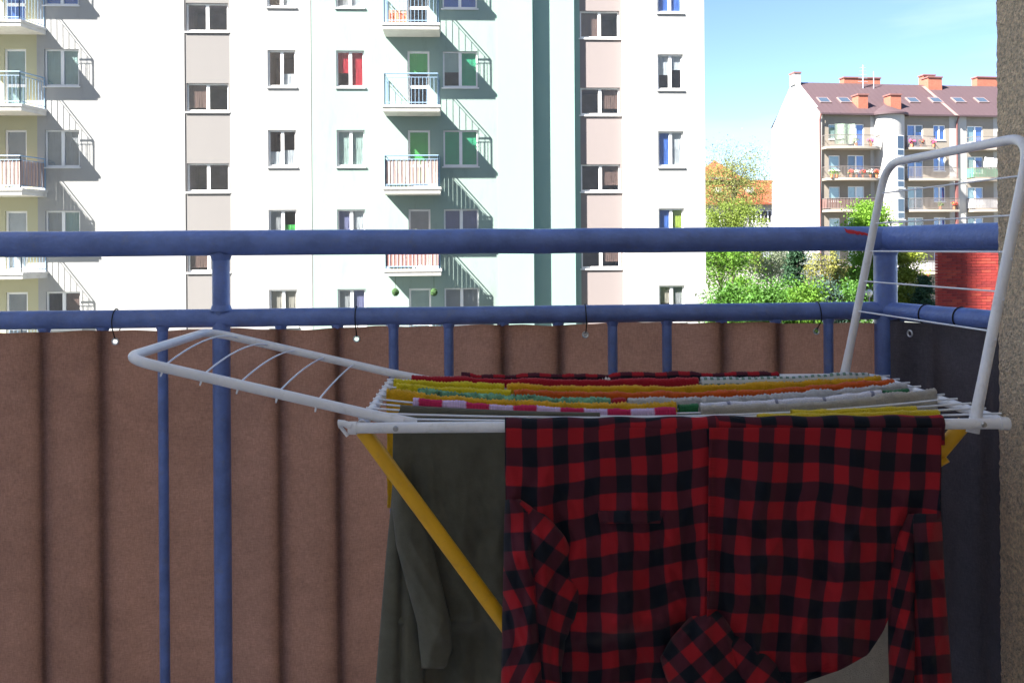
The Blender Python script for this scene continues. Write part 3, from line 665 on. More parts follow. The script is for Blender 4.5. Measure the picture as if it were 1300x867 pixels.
def tree(name, label, cat, px, pyt, pyb, wpx, D, lm, n=7000, size=.09, form='round', clumps=45, bark=None, group='garden trees and shrubs', limbs=9, spread=.34, trunk_h=None, sky=1.0, long=1.0):
    """crown from photo rows pyt..pyb, wpx wide, D metres away; its trunk goes down to the ground"""
    top = at_d(px, pyt, D); bot = at_d(px, pyb, D); hw_ = wpx * D / F / 2; zc = (top.z + bot.z) / 2; hh = (top.z - bot.z) / 2
    base = Vector((top.x, top.y, 0)); t = thing(name, base, label, cat, group)
    cl = []; 
    while len(cl) < clumps:
        d = rng.uniform(-1, 1, 3)
        if form == 'cone':
            z = rng.uniform(-1, 1); rr = (1 - z) / 2; an = rng.uniform(0, 6.283); q = math.sqrt(rng.uniform(.15, 1)) * rr
            cl.append((hw_ * q * math.cos(an), hw_ * q * math.sin(an), z * hh)); continue
        if np.linalg.norm(d) > 1: continue
        if form == 'round' and np.linalg.norm(d) < .35 and rng.random() < .6: continue
        cl.append((d[0] * hw_, d[1] * hw_, d[2] * hh))
    cl = np.array(cl); ctr = np.array([base.x, base.y, zc])
    tm = MB(); zt = max(.5, zc + (hh * .9 if form == 'cone' else hh * .1)); r0 = max(.06, .03 * zt * .6)
    wob = [base + Vector((random.gauss(0, .02) * zt, random.gauss(0, .02) * zt, zt * i / 6)) for i in range(7)]; wob[0] = base
    tm.tube(wob, [r0 * (1 - .75 * i / 6) for i in range(7)], 8)
    if form != 'cone':
        for i in rng.choice(len(cl), min(limbs, len(cl)), replace=False):
            e = Vector(ctr + cl[i]); s0 = base.lerp(wob[-1], random.uniform(.55, .98)); mid = s0.lerp(e, .5) + Vector((0, 0, (e - s0).length * .08)) + Vector((random.gauss(0, .1), random.gauss(0, .1), 0)) * hw_ * .4
            tm.tube([s0, s0.lerp(mid, .5) + Vector((0, 0, .05 * hw_)), mid, mid.lerp(e, .5), e], [r0 * .38, r0 * .3, r0 * .22, r0 * .14, r0 * .06], 5)
            for _ in range(2):
                e2 = mid.lerp(e, random.uniform(.2, .9)) ; tm.tube([e2, e2 + Vector((random.gauss(0, 1), random.gauss(0, 1), random.uniform(.1, 1))) * hw_ * .22], [r0 * .12, r0 * .03], 4)
    tm.build('trunk', bark or M_BARK, t, 60)
    n = int(n * 1.9); size = size * .72; per = n // len(cl); pts = []
    for c in cl:
        s = spread * min(hw_, hh) * rng.uniform(.5, 1.2)
        g_ = rng.normal(size=(per, 3)) * s * (np.array([1, 1, .35]) if form == 'cone' else np.array([1, 1, .8]))
        if form == 'weep': g_[:, 2] = -np.abs(rng.normal(size=per)) * hh * .5; g_[:, :2] *= .35
        pts.append(ctr + c + g_)
    P = np.concatenate(pts); P[:, 2] = np.maximum(P[:, 2], .1)
    leaves_obj('crown', P, size, lm, t, long=long, upb=.8 if form == 'weep' else 0)
    return t
LG = leaf_mat('spring_leaf', (.16, .22, .035)); LB = leaf_mat('fresh_green_leaf', (.11, .23, .025)); LM_ = leaf_mat('mid_green_leaf', (.07, .175, .025)); LD = leaf_mat('dark_needle', (.025, .065, .03), .15)
LP = leaf_mat('poplar_leaf', (.15, .29, .03), .45); LS = leaf_mat('silver_leaf', (.17, .21, .12)); LY = leaf_mat('yellow_green_leaf', (.24, .24, .06)); LO = leaf_mat('budding_leaf', (.20, .22, .06)); LX = leaf_mat('golden_thuja', (.16, .20, .02), .2); LBL = leaf_mat('blue_spruce_needle', (.04, .075, .06), .1)
tree('budding_tree', 'sparse budding tree with visible branches in front of the orange roof', 'tree', 930, 182, 282, 92, 75, LO, 8000, .10, clumps=80, limbs=26, spread=.26)
tree('weeping_tree', 'pale green drooping tree filling the gap just above the blue rail', 'tree', 932, 247, 322, 78, 62, LG, 9000, .10, 'weep', clumps=50, limbs=14, spread=.5)
tree('broadleaf_tree', 'bright green tree with crooked dark branches beside the white block', 'tree', 915, 300, 372, 78, 56, LB, 3200, .12, clumps=30, limbs=22)
tree('silver_tree', 'grey green feathery tree in front of the grey house', 'tree', 978, 308, 366, 72, 66, LS, 6000, .10, clumps=40, limbs=12)
tree('spruce_tree', 'narrow dark spruce between the silver tree and the yellowish tree', 'tree', 1011, 312, 372, 30, 58, LD, 4500, .12, 'cone', 46, spread=.30)
tree('yellow_tree', 'yellowish green drooping tree in front of the white gable', 'tree', 1052, 314, 392, 60, 54, LY, 7000, .10, 'weep', clumps=46, limbs=10, spread=.5)
tree('poplar_tree', 'tall dense bright green tree rising above the rail before the curved balconies', 'tree', 1100, 252, 400, 52, 50, LP, 12000, .10, clumps=60, spread=.30)
tree('golden_conifer', 'golden green conifer right of the balcony corner post', 'tree', 1146, 318, 402, 52, 48, LX, 9000, .10, 'cone', 70, spread=.34)
tree('small_spruce', 'small dark spruce left of the brick building', 'tree', 1174, 352, 404, 34, 46, LD, 4000, .09, 'cone', 44, spread=.28)
tree('dwarf_pine', 'dark blue green pine bush behind the middle of the lower rail', 'shrub', 1044, 364, 505, 46, 29, LBL, 8500, .058, clumps=64, spread=.40)
for i, (px, pt, wd, D, lm, lab) in enumerate([(924, 362, 44, 27.5, LM_, 'green shrub right beside the corner of the tall block'), (944, 354, 50, 29, LB, 'light green shrub second from the tall block'), (966, 356, 56, 27, LM_, 'rounded green shrub below the white barred window'),
        (996, 354, 52, 28.5, LM_, 'leafy green shrub under the dark narrow spruce'), (1022, 362, 44, 27.5, LB, 'fresh green shrub left of the dark pine bush'), (1078, 360, 50, 30, LM_, 'dark green shrub at the foot of the tall bright tree')]):
    tree('garden_shrub', lab, 'shrub', px, pt, 505, wd, D, lm, 9000, .068, clumps=70, limbs=8, spread=.40)
# globe lamp
c = at_d(1103, 372, 40); rr = 7.5 * 40 / F * .62
lt = thing('globe_lamp', (c.x, c.y, 0), 'white globe garden lamp on a post beside the balcony corner post', 'street lamp')
P = [[c + Vector((math.sin(math.pi*i/12)*math.cos(6.2832*j/20), math.sin(math.pi*i/12)*math.sin(6.2832*j/20), math.cos(math.pi*i/12))) * rr for j in range(21)] for i in range(13)]
MB().grid(P).build('globe', mat('opal_globe', (.62, .60, .55), .3, .03), lt, 180)
MB().tube([(c.x, c.y, 0), (c.x, c.y, c.z - rr * .95)], .05, 10).tube([(c.x, c.y, c.z - rr * 1.15), (c.x, c.y, c.z - rr * .85)], .11, 10).build('lamp_post', mat('lamp_grey', (.2, .2, .2), .5, .1), lt, 50)

# ------------------------------------------------------------------ balcony railing
YR = 2.0
M_RAIL = mat('blue_rail_paint', (0.135, 0.205, 0.49), 0.36, 0.24, 16, 0.14, 110, spec=.6, dirt=[((0.22, 0.22, 0.25), 0.5, 38), ((0.10, 0.055, 0.04), 0.85, 60, .69), ((0.34, 0.36, 0.42), 0.6, 130, .70)])
M_REDP = mat('red_paint_mark', (0.55, 0.02, 0.03), 0.5, 0.1)
M_CABLE = mat('black_cable_tie', (0.012, 0.012, 0.014), 0.5, 0.1)
M_EYE = mat('nickel_eyelet', (0.62, 0.62, 0.62), 0.3, 0.05, metal=.7)
zt_ = at_y(600, 306.6, YR).z; zl_ = at_y(600, 400.2, YR).z
xc = at_y(1124, 350, YR).x
rt, rl = .0288, .0208
rail = thing('balcony_railing', (0, YR, FLOOR), 'blue painted tubular steel balcony railing', 'railing')
cor_t, cor_l = Vector((xc, YR, zt_)), Vector((xc, YR, zl_))
end_t, end_l = Vector((XW + .06, YW + .015, zt_)), Vector((XW + .06, YW + .015, zl_))
xl = -3.1
def wobble(a, b, n, amp):
    return [a.lerp(b, i / n) + Vector((0, random.gauss(0, amp), random.gauss(0, amp))) for i in range(n + 1)]
tr = MB().tube(wobble(Vector((xl, YR, zt_)), cor_t, 30, .0004), rt, 28).build('top_rail', M_RAIL, rail, 60)
sr = MB().tube(wobble(cor_t, end_t, 6, .0003), rt, 28).build('side_top_rail', M_RAIL, rail, 60)
MB().tube(wobble(Vector((xl, YR, zl_)), cor_l, 30, .0004), rl, 24).build('lower_rail', M_RAIL, rail, 60)
MB().tube(wobble(cor_l, end_l, 6, .0003), rl, 24).build('side_lower_rail', M_RAIL, rail, 60)
def collar(x, z, r, R0):                             # weld bead where a post meets a rail
    return [[Vector((x + (r + e) * math.cos(a), YR + (r + e) * math.sin(a), z + dz)) for a in np.linspace(0, 6.2832, 21)] for e, dz in R0]
p_x = at_y(281, 420, YR).x
m = MB().tube([(p_x, YR, FLOOR), (p_x, YR, zt_)], .0195, 20)
m.grid(collar(p_x, zt_ - rt, .0195, ((.0, -.011), (.0025, -.005), (.005, .004)))); m.grid(collar(p_x, zl_ + rl, .0195, ((.005, -.004), (.0025, .004), (0, .009))))
m.build('post', M_RAIL, rail, 50)
m = MB().tube([(xc, YR, FLOOR), (xc, YR, zt_)], .0262, 24); m.grid(collar(xc, zt_ - rt, .0262, ((.0, -.011), (.0025, -.005), (.005, .004)))); m.build('corner_post', M_RAIL, rail, 50)
BAL = [-92, -17, 57, 131, 207, 357, 429, 500, 570, 639, 709, 778, 847, 916, 985, 1052]
FRONT = {207, 500, 570, 778, 847, 1052}
rb = .0112
bal_me = None
for px in BAL:
    x = at_y(px, 480, YR).x
    if bal_me is None:
        mm = MB().tube([(0, 0, FLOOR + .08), (0, 0, zl_)], rb, 14); mm.grid([[Vector(((rb + e) * math.cos(a), (rb + e) * math.sin(a), zl_ - rl + dz)) for a in np.linspace(0, 6.2832, 15)] for e, dz in ((0, -.008), (.002, -.003), (.004, .004))])
        bal_me = raw(mm, M_RAIL, 50)
    link('baluster', bal_me, rail, True, (x, YR, 0))
side_dir = (end_l - cor_l).normalized()
for t in (.17, .30):
    link('baluster', bal_me, rail, True, (cor_l.x + side_dir.x * t, YR + side_dir.y * t, 0))
MB().tube([(xl, YR, FLOOR + .09), (xc, YR, FLOOR + .09)], .016, 14).build('bottom_rail', M_RAIL, rail, 60)
# red paint mark on the top rail: a thin curved skin with a ragged outline
xa, xb = at_y(1068, 297, YR).x, at_y(1098, 297, YR).x; P = []
for i in range(15):
    t = i / 14; x = lerp(xa, xb, t); lo = lerp(150, 170, t) + random.uniform(-4, 4); hi = lerp(128, 158, t) + random.uniform(-2, 2) - (14 if i == 0 else 0)
    P.append([Vector((x, YR + (rt + .0008) * math.cos(R(lerp(lo, hi, j / 5))), zt_ + (rt + .0008) * math.sin(R(lerp(lo, hi, j / 5))))) for j in range(6)])
MB().grid(P).build('paint_mark', M_REDP, rail, 60)

# ------------------------------------------------------------------ brown woven privacy screen
def fabric_mat(name, col, tr):
    m = bpy.data.materials.new(name); m.use_nodes = True; t = m.node_tree; n = t.nodes; lk = t.links.new; p = n['Principled BSDF']; o = n['Material Output']
    p.inputs['Roughness'].default_value = .85; p.inputs['Specular IOR Level'].default_value = .15
    c = n.new('ShaderNodeTexCoord')
    def tex(sc, rot=None, detail=6):
        mp_ = n.new('ShaderNodeMapping'); mp_.inputs['Scale'].default_value = sc; lk(c.outputs['Object'], mp_.inputs[0])
        q = n.new('ShaderNodeTexNoise'); q.inputs['Scale'].default_value = 1; q.inputs['Detail'].default_value = detail; q.inputs['Roughness'].default_value = .7; lk(mp_.outputs[0], q.inputs['Vector']); return q.outputs['Fac']
    def rng_(v, lo, hi, a, b):
        r = n.new('ShaderNodeMapRange'); r.inputs[1].default_value = a; r.inputs[2].default_value = b; r.inputs[3].default_value = lo; r.inputs[4].default_value = hi; lk(v, r.inputs[0]); return r.outputs[0]
    def mul(a, b):
        q = n.new('ShaderNodeMath'); q.operation = 'MULTIPLY'; lk(a, q.inputs[0]); lk(b, q.inputs[1]); return q.outputs[0]
    v = mul(mul(rng_(tex((14, 14, 20)), .90, 1.10, .3, .7), rng_(tex((430, 430, 90), detail=2), .86, 1.14, .3, .7)), mul(rng_(tex((90, 90, 430), detail=2), .86, 1.14, .3, .7), rng_(tex((3, 3, 3)), .86, 1.14, .3, .7)))
    x = n.new('ShaderNodeMix'); x.data_type = 'RGBA'; x.blend_type = 'MULTIPLY'; x.inputs[0].default_value = 1; x.inputs[6].default_value = (*col, 1); lk(v, x.inputs[7]); lk(x.outputs[2], p.inputs['Base Color'])
    b = n.new('ShaderNodeBump'); b.inputs['Strength'].default_value = .3; b.inputs['Distance'].default_value = .002; lk(v, b.inputs['Height']); lk(b.outputs[0], p.inputs['Normal'])
    tl = n.new('ShaderNodeBsdfTranslucent'); lk(x.outputs[2], tl.inputs[0]); ms = n.new('ShaderNodeMixShader'); ms.inputs[0].default_value = tr
    lk(p.outputs[0], ms.inputs[1]); lk(tl.outputs[0], ms.inputs[2]); lk(ms.outputs[0], o.inputs['Surface']); return m
M_FAB = fabric_mat('brown_mesh_fabric', (0.365, 0.182, 0.126), .68)
scr = thing('privacy_screen', (0, YR, FLOOR), 'brown woven screen laced through the front balusters', 'screen')
knots = [(xl, 0.0)]
for px in sorted(BAL + [281]):
    x = at_y(px, 480, YR).x; knots.append((x, .0215 if px == 281 else (.0135 if px in FRONT else -.0128)))
knots.append((xc - .03, .0)); knots.append((xc, .03)); knots.append((xc + .03, .0))
kx, ky = [k[0] for k in knots], [k[1] for k in knots]
def fab_y(x):
    i = max(0, min(len(kx) - 2, int(np.searchsorted(kx, x)) - 1)); t = (x - kx[i]) / (kx[i+1] - kx[i]); t = min(max(t, 0), 1); return YR + lerp(ky[i], ky[i+1], t)
EYES = [(148, 433), (453, 430), (743, 425), (1038, 421)]
eyes = [at_y(px, py, YR) for px, py in EYES]
def fab_top(x):
    z = interp(x, [xl, at_y(60, 420, YR).x, at_y(300, 420, YR).x, at_y(640, 415, YR).x, at_y(900, 411, YR).x, xc], [at_y(-100, 421, YR).z, at_y(60, 420.5, YR).z, at_y(300, 418.5, YR).z, at_y(640, 412.5, YR).z, at_y(900, 409, YR).z, at_y(1124, 411, YR).z])
    return z + .0018 * math.sin(x * 21) + .001 * math.sin(x * 57)
HS = .011
xsf = set(np.linspace(xl, xc + .02, 620))
for e in eyes: xsf = {x for x in xsf if abs(x - e.x) > HS * 1.05} | {e.x - HS, e.x + HS}
xsf = sorted(xsf); fm = MB()
nz_ = 26
def rows(x, ez=None):
    zt2 = fab_top(x); zz = [zt2, zt2 - .0035, ez + HS, ez - HS]; zz += [lerp(zz[-1], FLOOR + .03, i / nz_) for i in range(1, nz_ + 1)]; return zz
ezs = lambda x: interp(x, [e.x for e in eyes], [e.z for e in eyes])
cols = []
for x in xsf: 
    y = fab_y(x); bw_ = .004 * math.sin(x * 9)
    cols.append([Vector((x, y + .0006 * math.sin(x * 5 + z * 4), z)) for z in rows(x, ezs(x))])
for i in range(len(xsf) - 1):
    mid = (xsf[i] + xsf[i+1]) / 2; hole = any(abs(mid - e.x) < HS * .9 for e in eyes)
    for j in range(len(cols[0]) - 1):
        q = [cols[i][j], cols[i+1][j], cols[i+1][j+1], cols[i][j+1]]
        if hole and j == 2:
            c = sum(q, Vector()) / 4; N = 24; per = []; cir = []
            for k in range(N):
                a = 6.28318 * k / N; ca, sa = math.cos(a), math.sin(a); s_ = 1 / max(abs(ca), abs(sa))
                uu, vv = (ca * s_ + 1) / 2, (sa * s_ + 1) / 2
                per.append((q[3] * (1-uu) + q[2] * uu) * (1-vv) + (q[0] * (1-uu) + q[1] * uu) * vv); cir.append(Vector((c.x + .0052 * ca, c.y, c.z + .0052 * sa)))
            b = len(fm.v); fm.v += [tuple(p) for p in per + cir]; fm.f += [(b+k, b+N+k, b+N+(k+1) % N, b+(k+1) % N) for k in range(N)]
        else: fm.add(q, [(3, 2, 1, 0)])
fo = fm.build('fabric', M_FAB, scr, 180)
def eyelet(c, nrm, parent):
    a = nrm.orthogonal().normalized(); b = nrm.cross(a)
    MB().tube([c + (a * math.cos(6.2832*i/24) + b * math.sin(6.2832*i/24)) * .0068 for i in range(24)], .0018, 8, closed=True).build('eyelet', M_EYE, parent, 180)
for e in eyes:
    c = Vector((e.x, fab_y(e.x) - .001, e.z)); eyelet(c, Vector((0, 1, 0)), scr)
    pts = [c + Vector((.001, -.003, .006)), Vector((e.x, YR - rl - .004, zl_ - rl * .9)), Vector((e.x - .001, YR - rl - .0035, zl_)), Vector((e.x - .001, YR - rl * .7, zl_ + rl * .8)), Vector((e.x, YR, zl_ + rl + .004)), Vector((e.x, YR + rl * .75, zl_ + rl * .8)), Vector((e.x, YR + rl + .004, zl_)), Vector((e.x, YR + rl + .003, zl_ - rl)), c + Vector((0, .004, .004))]
    MB().tube(fillet(pts, .006, 3), .0014, 6).build('cable_tie', M_CABLE, scr, 180)
# side screen
M_FAB2 = fabric_mat('shaded_mesh_fabric', (0.085, 0.072, 0.078), .25)  # shade put into the colour: darker and less translucent than the front fabric
scs = thing('side_privacy_screen', (xc, YR, FLOOR), 'woven screen, coloured dark for shade, below the side rail next to the roughcast wall', 'screen')
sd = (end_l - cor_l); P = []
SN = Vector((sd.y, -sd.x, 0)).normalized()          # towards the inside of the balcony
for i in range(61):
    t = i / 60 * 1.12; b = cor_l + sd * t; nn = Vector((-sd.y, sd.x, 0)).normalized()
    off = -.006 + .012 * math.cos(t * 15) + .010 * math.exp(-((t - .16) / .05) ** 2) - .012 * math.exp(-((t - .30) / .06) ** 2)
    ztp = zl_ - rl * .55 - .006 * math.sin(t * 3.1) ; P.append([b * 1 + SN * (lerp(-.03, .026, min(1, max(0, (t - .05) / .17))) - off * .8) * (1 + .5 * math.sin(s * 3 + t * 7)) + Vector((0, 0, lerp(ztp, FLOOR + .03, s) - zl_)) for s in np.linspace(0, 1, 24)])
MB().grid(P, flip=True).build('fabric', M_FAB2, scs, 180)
nn = SN
t = .36; c = cor_l + sd * t + SN * .052 + Vector((0, 0, at_y(1178, 423, 1.86).z - zl_)); eyelet(c, nn, scs)
for tt in (.34, .60):
    b = cor_l + sd * tt; ax = sd.normalized(); a2 = ax.cross(UP).normalized()
    MB().tube([b + (a2 * math.cos(6.2832*i/28) + UP * math.sin(6.2832*i/28)) * (rl + .0012) for i in range(28)], .0016, 6, closed=True).build('cable_tie', M_CABLE, scs, 180)

# ------------------------------------------------------------------ drying rack (aligned with the camera frame: u right, v forward, z above the camera)
M_RACK = mat('white_rack_paint', (0.82, 0.80, 0.81), 0.33, 0.06, 20, 0.05, 200, dirt=((0.45, 0.42, 0.38), 0.45, 45))
M_ROD = mat('white_rod_plastic', (0.80, 0.80, 0.84), 0.4, 0.04, 20)
M_LEG = mat('yellow_leg_paint', (0.82, 0.42, 0.015), 0.35, 0.10, 12, dirt=[((0.45, 0.24, 0.05), 0.5, 40), ((0.30, 0.28, 0.25), .7, 90, .70)])
M_BOLT = mat('rivet_steel', (0.45, 0.44, 0.42), 0.35, 0.1, metal=.9)
ZR = -.285; UL, UR, VN, VF = -.262, .785, 1.385, 1.880; RT = .0088
rack = thing('drying_rack', cp(.26, 1.63, -1.15), 'white folding clothes airer with yellow legs and raised wings', 'drying rack')
def T(pts, r, seg=14, **k): return MB().tube([cp(*p) for p in pts], r, seg, **k)
def fil(pts, rad, n=6): return [tuple(p) for p in fillet(pts, rad, n)]
T([(UL, VN, ZR), (UR, VN, ZR)], RT, 16).build('front_bar', M_RACK, rack, 60)
T(fil([(UR + .0, VN + .002, ZR), (UR + .004, VN + .03, ZR), (UR, VF, ZR), (UL + .03, VF, ZR)], .035), RT, 14).build('frame_bar', M_RACK, rack, 60)
T(fil([(UL + .03, VF, ZR), (UL, VF, ZR), (UL + .016, VN + .02, ZR)], .03), RT, 14).build('frame_bar', M_RACK, rack, 60)
NROD = 10; RV = [1.835 - i * .0465 for i in range(NROD)]
SAG = [.012, .020, .026, .030, .033, .032, .028, .022, .012, .008]
def rod_z(i, u):
    t = (u - UL) / (UR - UL); return ZR + RT + .001 - SAG[i] * 4 * t * (1 - t)
for i, v in enumerate(RV):
    n = 40; u0, u1 = UL - .006 + .016 * (VF - v) / (VF - VN), UR + .013
    T([(lerp(u0, u1, k / n), v, rod_z(i, min(max(lerp(u0, u1, k / n), UL), UR))) for k in range(n + 1)], .0019, 8).build('rod', M_ROD, rack, 60)
def wing(hu_, hz_, ou, oz, bows, skew):
    """frame: far arm, outer bar, near arm, with five rods"""
    hinge = Vector((hu_, 0, hz_)); o_ = Vector((ou, 0, oz)); d = (o_ - hinge)
    vf, vn = VF - .022, VN + .014
    def SK(p): return Vector((p.x + lerp(skew[0], skew[1], (p.y - vn) / (vf - vn)), p.y, p.z))
    pts = [SK(q) for q in (hinge + Vector((0, vf, 0)), o_ + Vector((0, vf, 0)), o_ + Vector((0, vn, 0)), hinge + Vector((0, vn, 0)))]
    pp = fillet(pts, .055, 8)
    w_ = MB().tube([cp(*p) for p in pp], .0084, 14); wg = w_.build('wing', M_RACK, rack, 60)
    # flattened arm ends
    for vv in (vf, vn):
        a = hinge - d.normalized() * .022 + Vector((0, vv, 0)); b = hinge + d.normalized() * .06 + Vector((0, vv, 0)); n_ = Vector((-d.z, 0, d.x)).normalized()
        fl_ = MB(); q = []; a, b = SK(a), SK(b)
        for k in range(7):
            t = k / 6; c = a.lerp(b, t); hw2 = lerp(.0115, .0086, t); th = lerp(.004, .0084, t)
            q.append([cp(*(c + n_ * hw2 * math.cos(x) + Vector((0, th * math.sin(x), 0)))) for x in np.linspace(0, 6.2832, 13)])
        fl_.grid(q); fl_.build('arm_end', M_RACK, wg, 60)
    for f_, bow in zip((.31, .45, .59, .72, .86), bows):
        c = hinge + d * f_; up_ = Vector((-d.z, 0, d.x)).normalized(); up_ = up_ if up_.z > 0 else -up_
        n = 14; q = []
        for k in range(n + 1):
            t = k / n; q.append(SK(c + Vector((0, lerp(vf, vn - .004, t), 0)) + up_ * (bow * 4 * t * (1 - t))))
        MB().tube([cp(*p) for p in q], .0016, 7).build('rod', M_ROD, wg, 60)
        e = q[-1]; MB().tube([cp(*(e + Vector((0, .002, -.006)))), cp(*(e + Vector((0, -.006, -.013))))], [.0022, .0014], 6).build('rod_end', M_ROD, wg, 60)
wing(-.190, ZR + .006, -.640, ZR + .112, (.006, .010, .014, .018, .022), (.012, -.012))
wing(.728, ZR + .004, .822, .176, (0, 0, 0, 0, 0), (.018, -.018))
# legs: two yellow U frames that cross
def leg(u0, u1, vo):
    for vv in (VN + .012 + vo, VF - .03 - vo):
        T([(u0, vv, ZR - .006), (lerp(u0, u1, .5), vv, lerp(ZR - .006, -1.148 + .0125, .5)), (u1, vv, -1.148 + .0125)], .0122, 14).build('leg', M_LEG, rack, 60)
    T([(u1, VN + .012 + vo, -1.148 + .0125), (u1, VF - .03 - vo, -1.148 + .0125)], .0118, 14).build('foot_bar', M_LEG, rack, 60)
leg(-.243, .37, .0); leg(.742, .02, .027)
# end fittings and rivets
T([(UL - .001, VN, ZR), (UL + .012, VN, ZR)], .0105, 14).build('end_cap', M_RACK, rack, 60)
T([(UL + .004, VN - .006, ZR + .004), (UL - .008, VN - .006, ZR + .009), (UL - .016, VN - .006, ZR + .008)], [.006, .005, .007], 10).build('hook', M_RACK, rack, 60)
T([(UL - .014, VN - .004, ZR + .004), (UL - .002, VN - .004, ZR - .012)], .003, 8).build('hook', M_RACK, rack, 60)
T([(UR - .008, VN, ZR), (UR + .006, VN, ZR)], .0102, 14).build('end_cap', M_RACK, rack, 60)
for u in (-.187, .748): T([(u, VN - .0078, ZR), (u, VN - .0112, ZR)], [.0048, .0034], 12).build('rivet', M_BOLT, rack, 60)
# bracket on the right leg
T([(.69, VN + .03, ZR - .075), (.705, VN + .022, ZR - .062)], .005, 8).build('bracket', M_LEG, rack, 60)

# ------------------------------------------------------------------ laundry
def fabric(name, col, rough=.95, var=.12, scale=60, bump=.5, bscale=500, sheen=.3):
    return mat(name, col, rough, var, scale, bump, bscale, spec=.1, sheen=sheen, trans=.12)
def towel(name, label, cat, i, u0, u1, m, lf=.25, lb=.22, r=.006, fuzz=.0012, wave=.006, per=None, vz=None, group='towels and cloths on the rack', uvs=None, droop=0.0):
    """cloth folded over rod i: back fall, rounded top, front fall; a real sheet with thickness"""
    v = RV[i] if vz is None else vz[0]
    nu = max(12, int((u1 - u0) / .0034)); ph = random.uniform(0, 6)
    sec = []                                              # (dv, dz) section from the back hem over the rod to the front hem
    for k in range(16): t = k / 16; sec.append((r + .001, -lb * (1 - t) ** 1.3 - .0))
    for k in range(9): a = math.pi * k / 8; sec.append((r * math.cos(a), r * math.sin(a)))
    for k in range(1, 25): t = k / 24; sec.append((-r - .001, -lf * t ** 1.25))
    P, UVs = [], []
    s_acc = [0.0]
    for k in range(1, len(sec)): s_acc.append(s_acc[-1] + math.hypot(sec[k][0] - sec[k-1][0], sec[k][1] - sec[k-1][1]))
    edge = [random.gauss(0, 1) for _ in range(nu + 1)]
    for a in range(nu + 1):
        u = lerp(u0, u1, a / nu); nb = mnoise.noise(Vector((u * 16, ph, 0))) + .6 * mnoise.noise(Vector((u * 45, ph, 3))); sw = 1 + .42 * nb; zr = (rod_z(i, u) if vz is None else vz[1]) + .0025 + .0012 * nb; row, uvr = [], []
        for k, (dv, dz) in enumerate(sec):
            dep = min(1, abs(dz) / .12) if dz < 0 else 0
            w_ = wave * dep * math.sin(u * 34 + ph + (0 if dv > 0 else 1.2)) + wave * .5 * dep * math.sin(u * 71 + ph * 2)
            fz_ = fuzz * (random.gauss(0, 1) * .35 + (edge[a] * .45 + (1 if a % 2 else -1) * .7) * (.75 if dz > -.01 else .25))
            nx, nz2 = (dv / r, dz / r) if dz > 0 else (math.copysign(1, dv), 0); dv *= sw; dz = dz * sw if dz > 0 else dz; w_ += .004 * dep * nb
            row.append(cp(u + random.gauss(0, .0004) - droop * dz * 0, v + dv + w_ + nx * fz_, zr + dz + nz2 * fz_ + (.004 * math.sin(u * 25 + ph) if k in (0, len(sec) - 1) else 0)))
            uvr.append((u, s_acc[k]))
        P.append(row); UVs.append(uvr)
    o = MB().grid(P, UVs).build(name, m, None, 180)
    sm = o.modifiers.new('thickness', 'SOLIDIFY'); sm.thickness = .0022; sm.offset = 0
    return tag(o, label, cat, group)

def check_mat(name, mode):
    m = bpy.data.materials.new(name); m.use_nodes = True; t = m.node_tree; n = t.nodes; lk = t.links.new; p = n['Principled BSDF']
    p.inputs['Roughness'].default_value = .95; p.inputs['Specular IOR Level'].default_value = .1; p.inputs['Sheen Weight'].default_value = .06
    uv = n.new('ShaderNodeUVMap'); sp = n.new('ShaderNodeSeparateXYZ'); lk(uv.outputs[0], sp.inputs[0])
    def stripe(v, duty=.5, soft=.035):
        # triangle wave -> band with slightly soft yarn edges
        w1 = n.new('ShaderNodeMath'); w1.operation = 'PINGPONG'; w1.inputs[1].default_value = .5; lk(v, w1.inputs[0])
        r = n.new('ShaderNodeMapRange'); r.inputs[1].default_value = duty / 2 - soft / 2; r.inputs[2].default_value = duty / 2 + soft / 2; lk(w1.outputs[0], r.inputs[0]); return r.outputs[0]
    def col(a, b, f):
        x = n.new('ShaderNodeMix'); x.data_type = 'RGBA'; lk(f, x.inputs[0])
        for q, s in ((a, 6), (b, 7)):
            if hasattr(q, 'links'): lk(q, x.inputs[s])
            else: x.inputs[s].default_value = (*q, 1)
        return x.outputs[2]
    sx_, sy_ = stripe(sp.outputs[0]), stripe(sp.outputs[1])
    nz1 = n.new('ShaderNodeTexNoise'); nz1.inputs['Scale'].default_value = 42; nz1.inputs['Detail'].default_value = 3; lk(uv.outputs[0], nz1.inputs['Vector'])
    if mode == 'buffalo':
        a = col((.012, .014, .020), (.082, .018, .028), sx_); b = col((.082, .018, .028), (.35, .017, .024), sx_); c = col(a, b, sy_)
    elif mode == 'gingham':
        a = col((.55, .58, .60), (.16, .26, .22), sx_); c = col(a, (.72, .74, .76), sy_)
    elif mode == 'blocks':                                # crimson and lavender blocks along the cloth
        c = col((.62, .46, .68), (.52, .03, .10), sx_)
    elif mode == 'lines':
        a = stripe(sp.outputs[0], .93, .02); c = col((.70, .68, .74), (.25, .25, .33), a)
    mul = n.new('ShaderNodeMix'); mul.data_type = 'RGBA'; mul.blend_type = 'MULTIPLY'; mul.inputs[0].default_value = 1; lk(c, mul.inputs[6])
    r = n.new('ShaderNodeMapRange'); r.inputs[1].default_value = .3; r.inputs[2].default_value = .7; r.inputs[3].default_value = .8; r.inputs[4].default_value = 1.2; lk(nz1.outputs['Fac'], r.inputs[0]); lk(r.outputs[0], mul.inputs[7])
    lk(mul.outputs[2], p.inputs['Base Color'])
    b = n.new('ShaderNodeBump'); b.inputs['Strength'].default_value = .35; b.inputs['Distance'].default_value = .002; lk(nz1.outputs['Fac'], b.inputs['Height']); lk(b.outputs[0], p.inputs['Normal'])
    return m
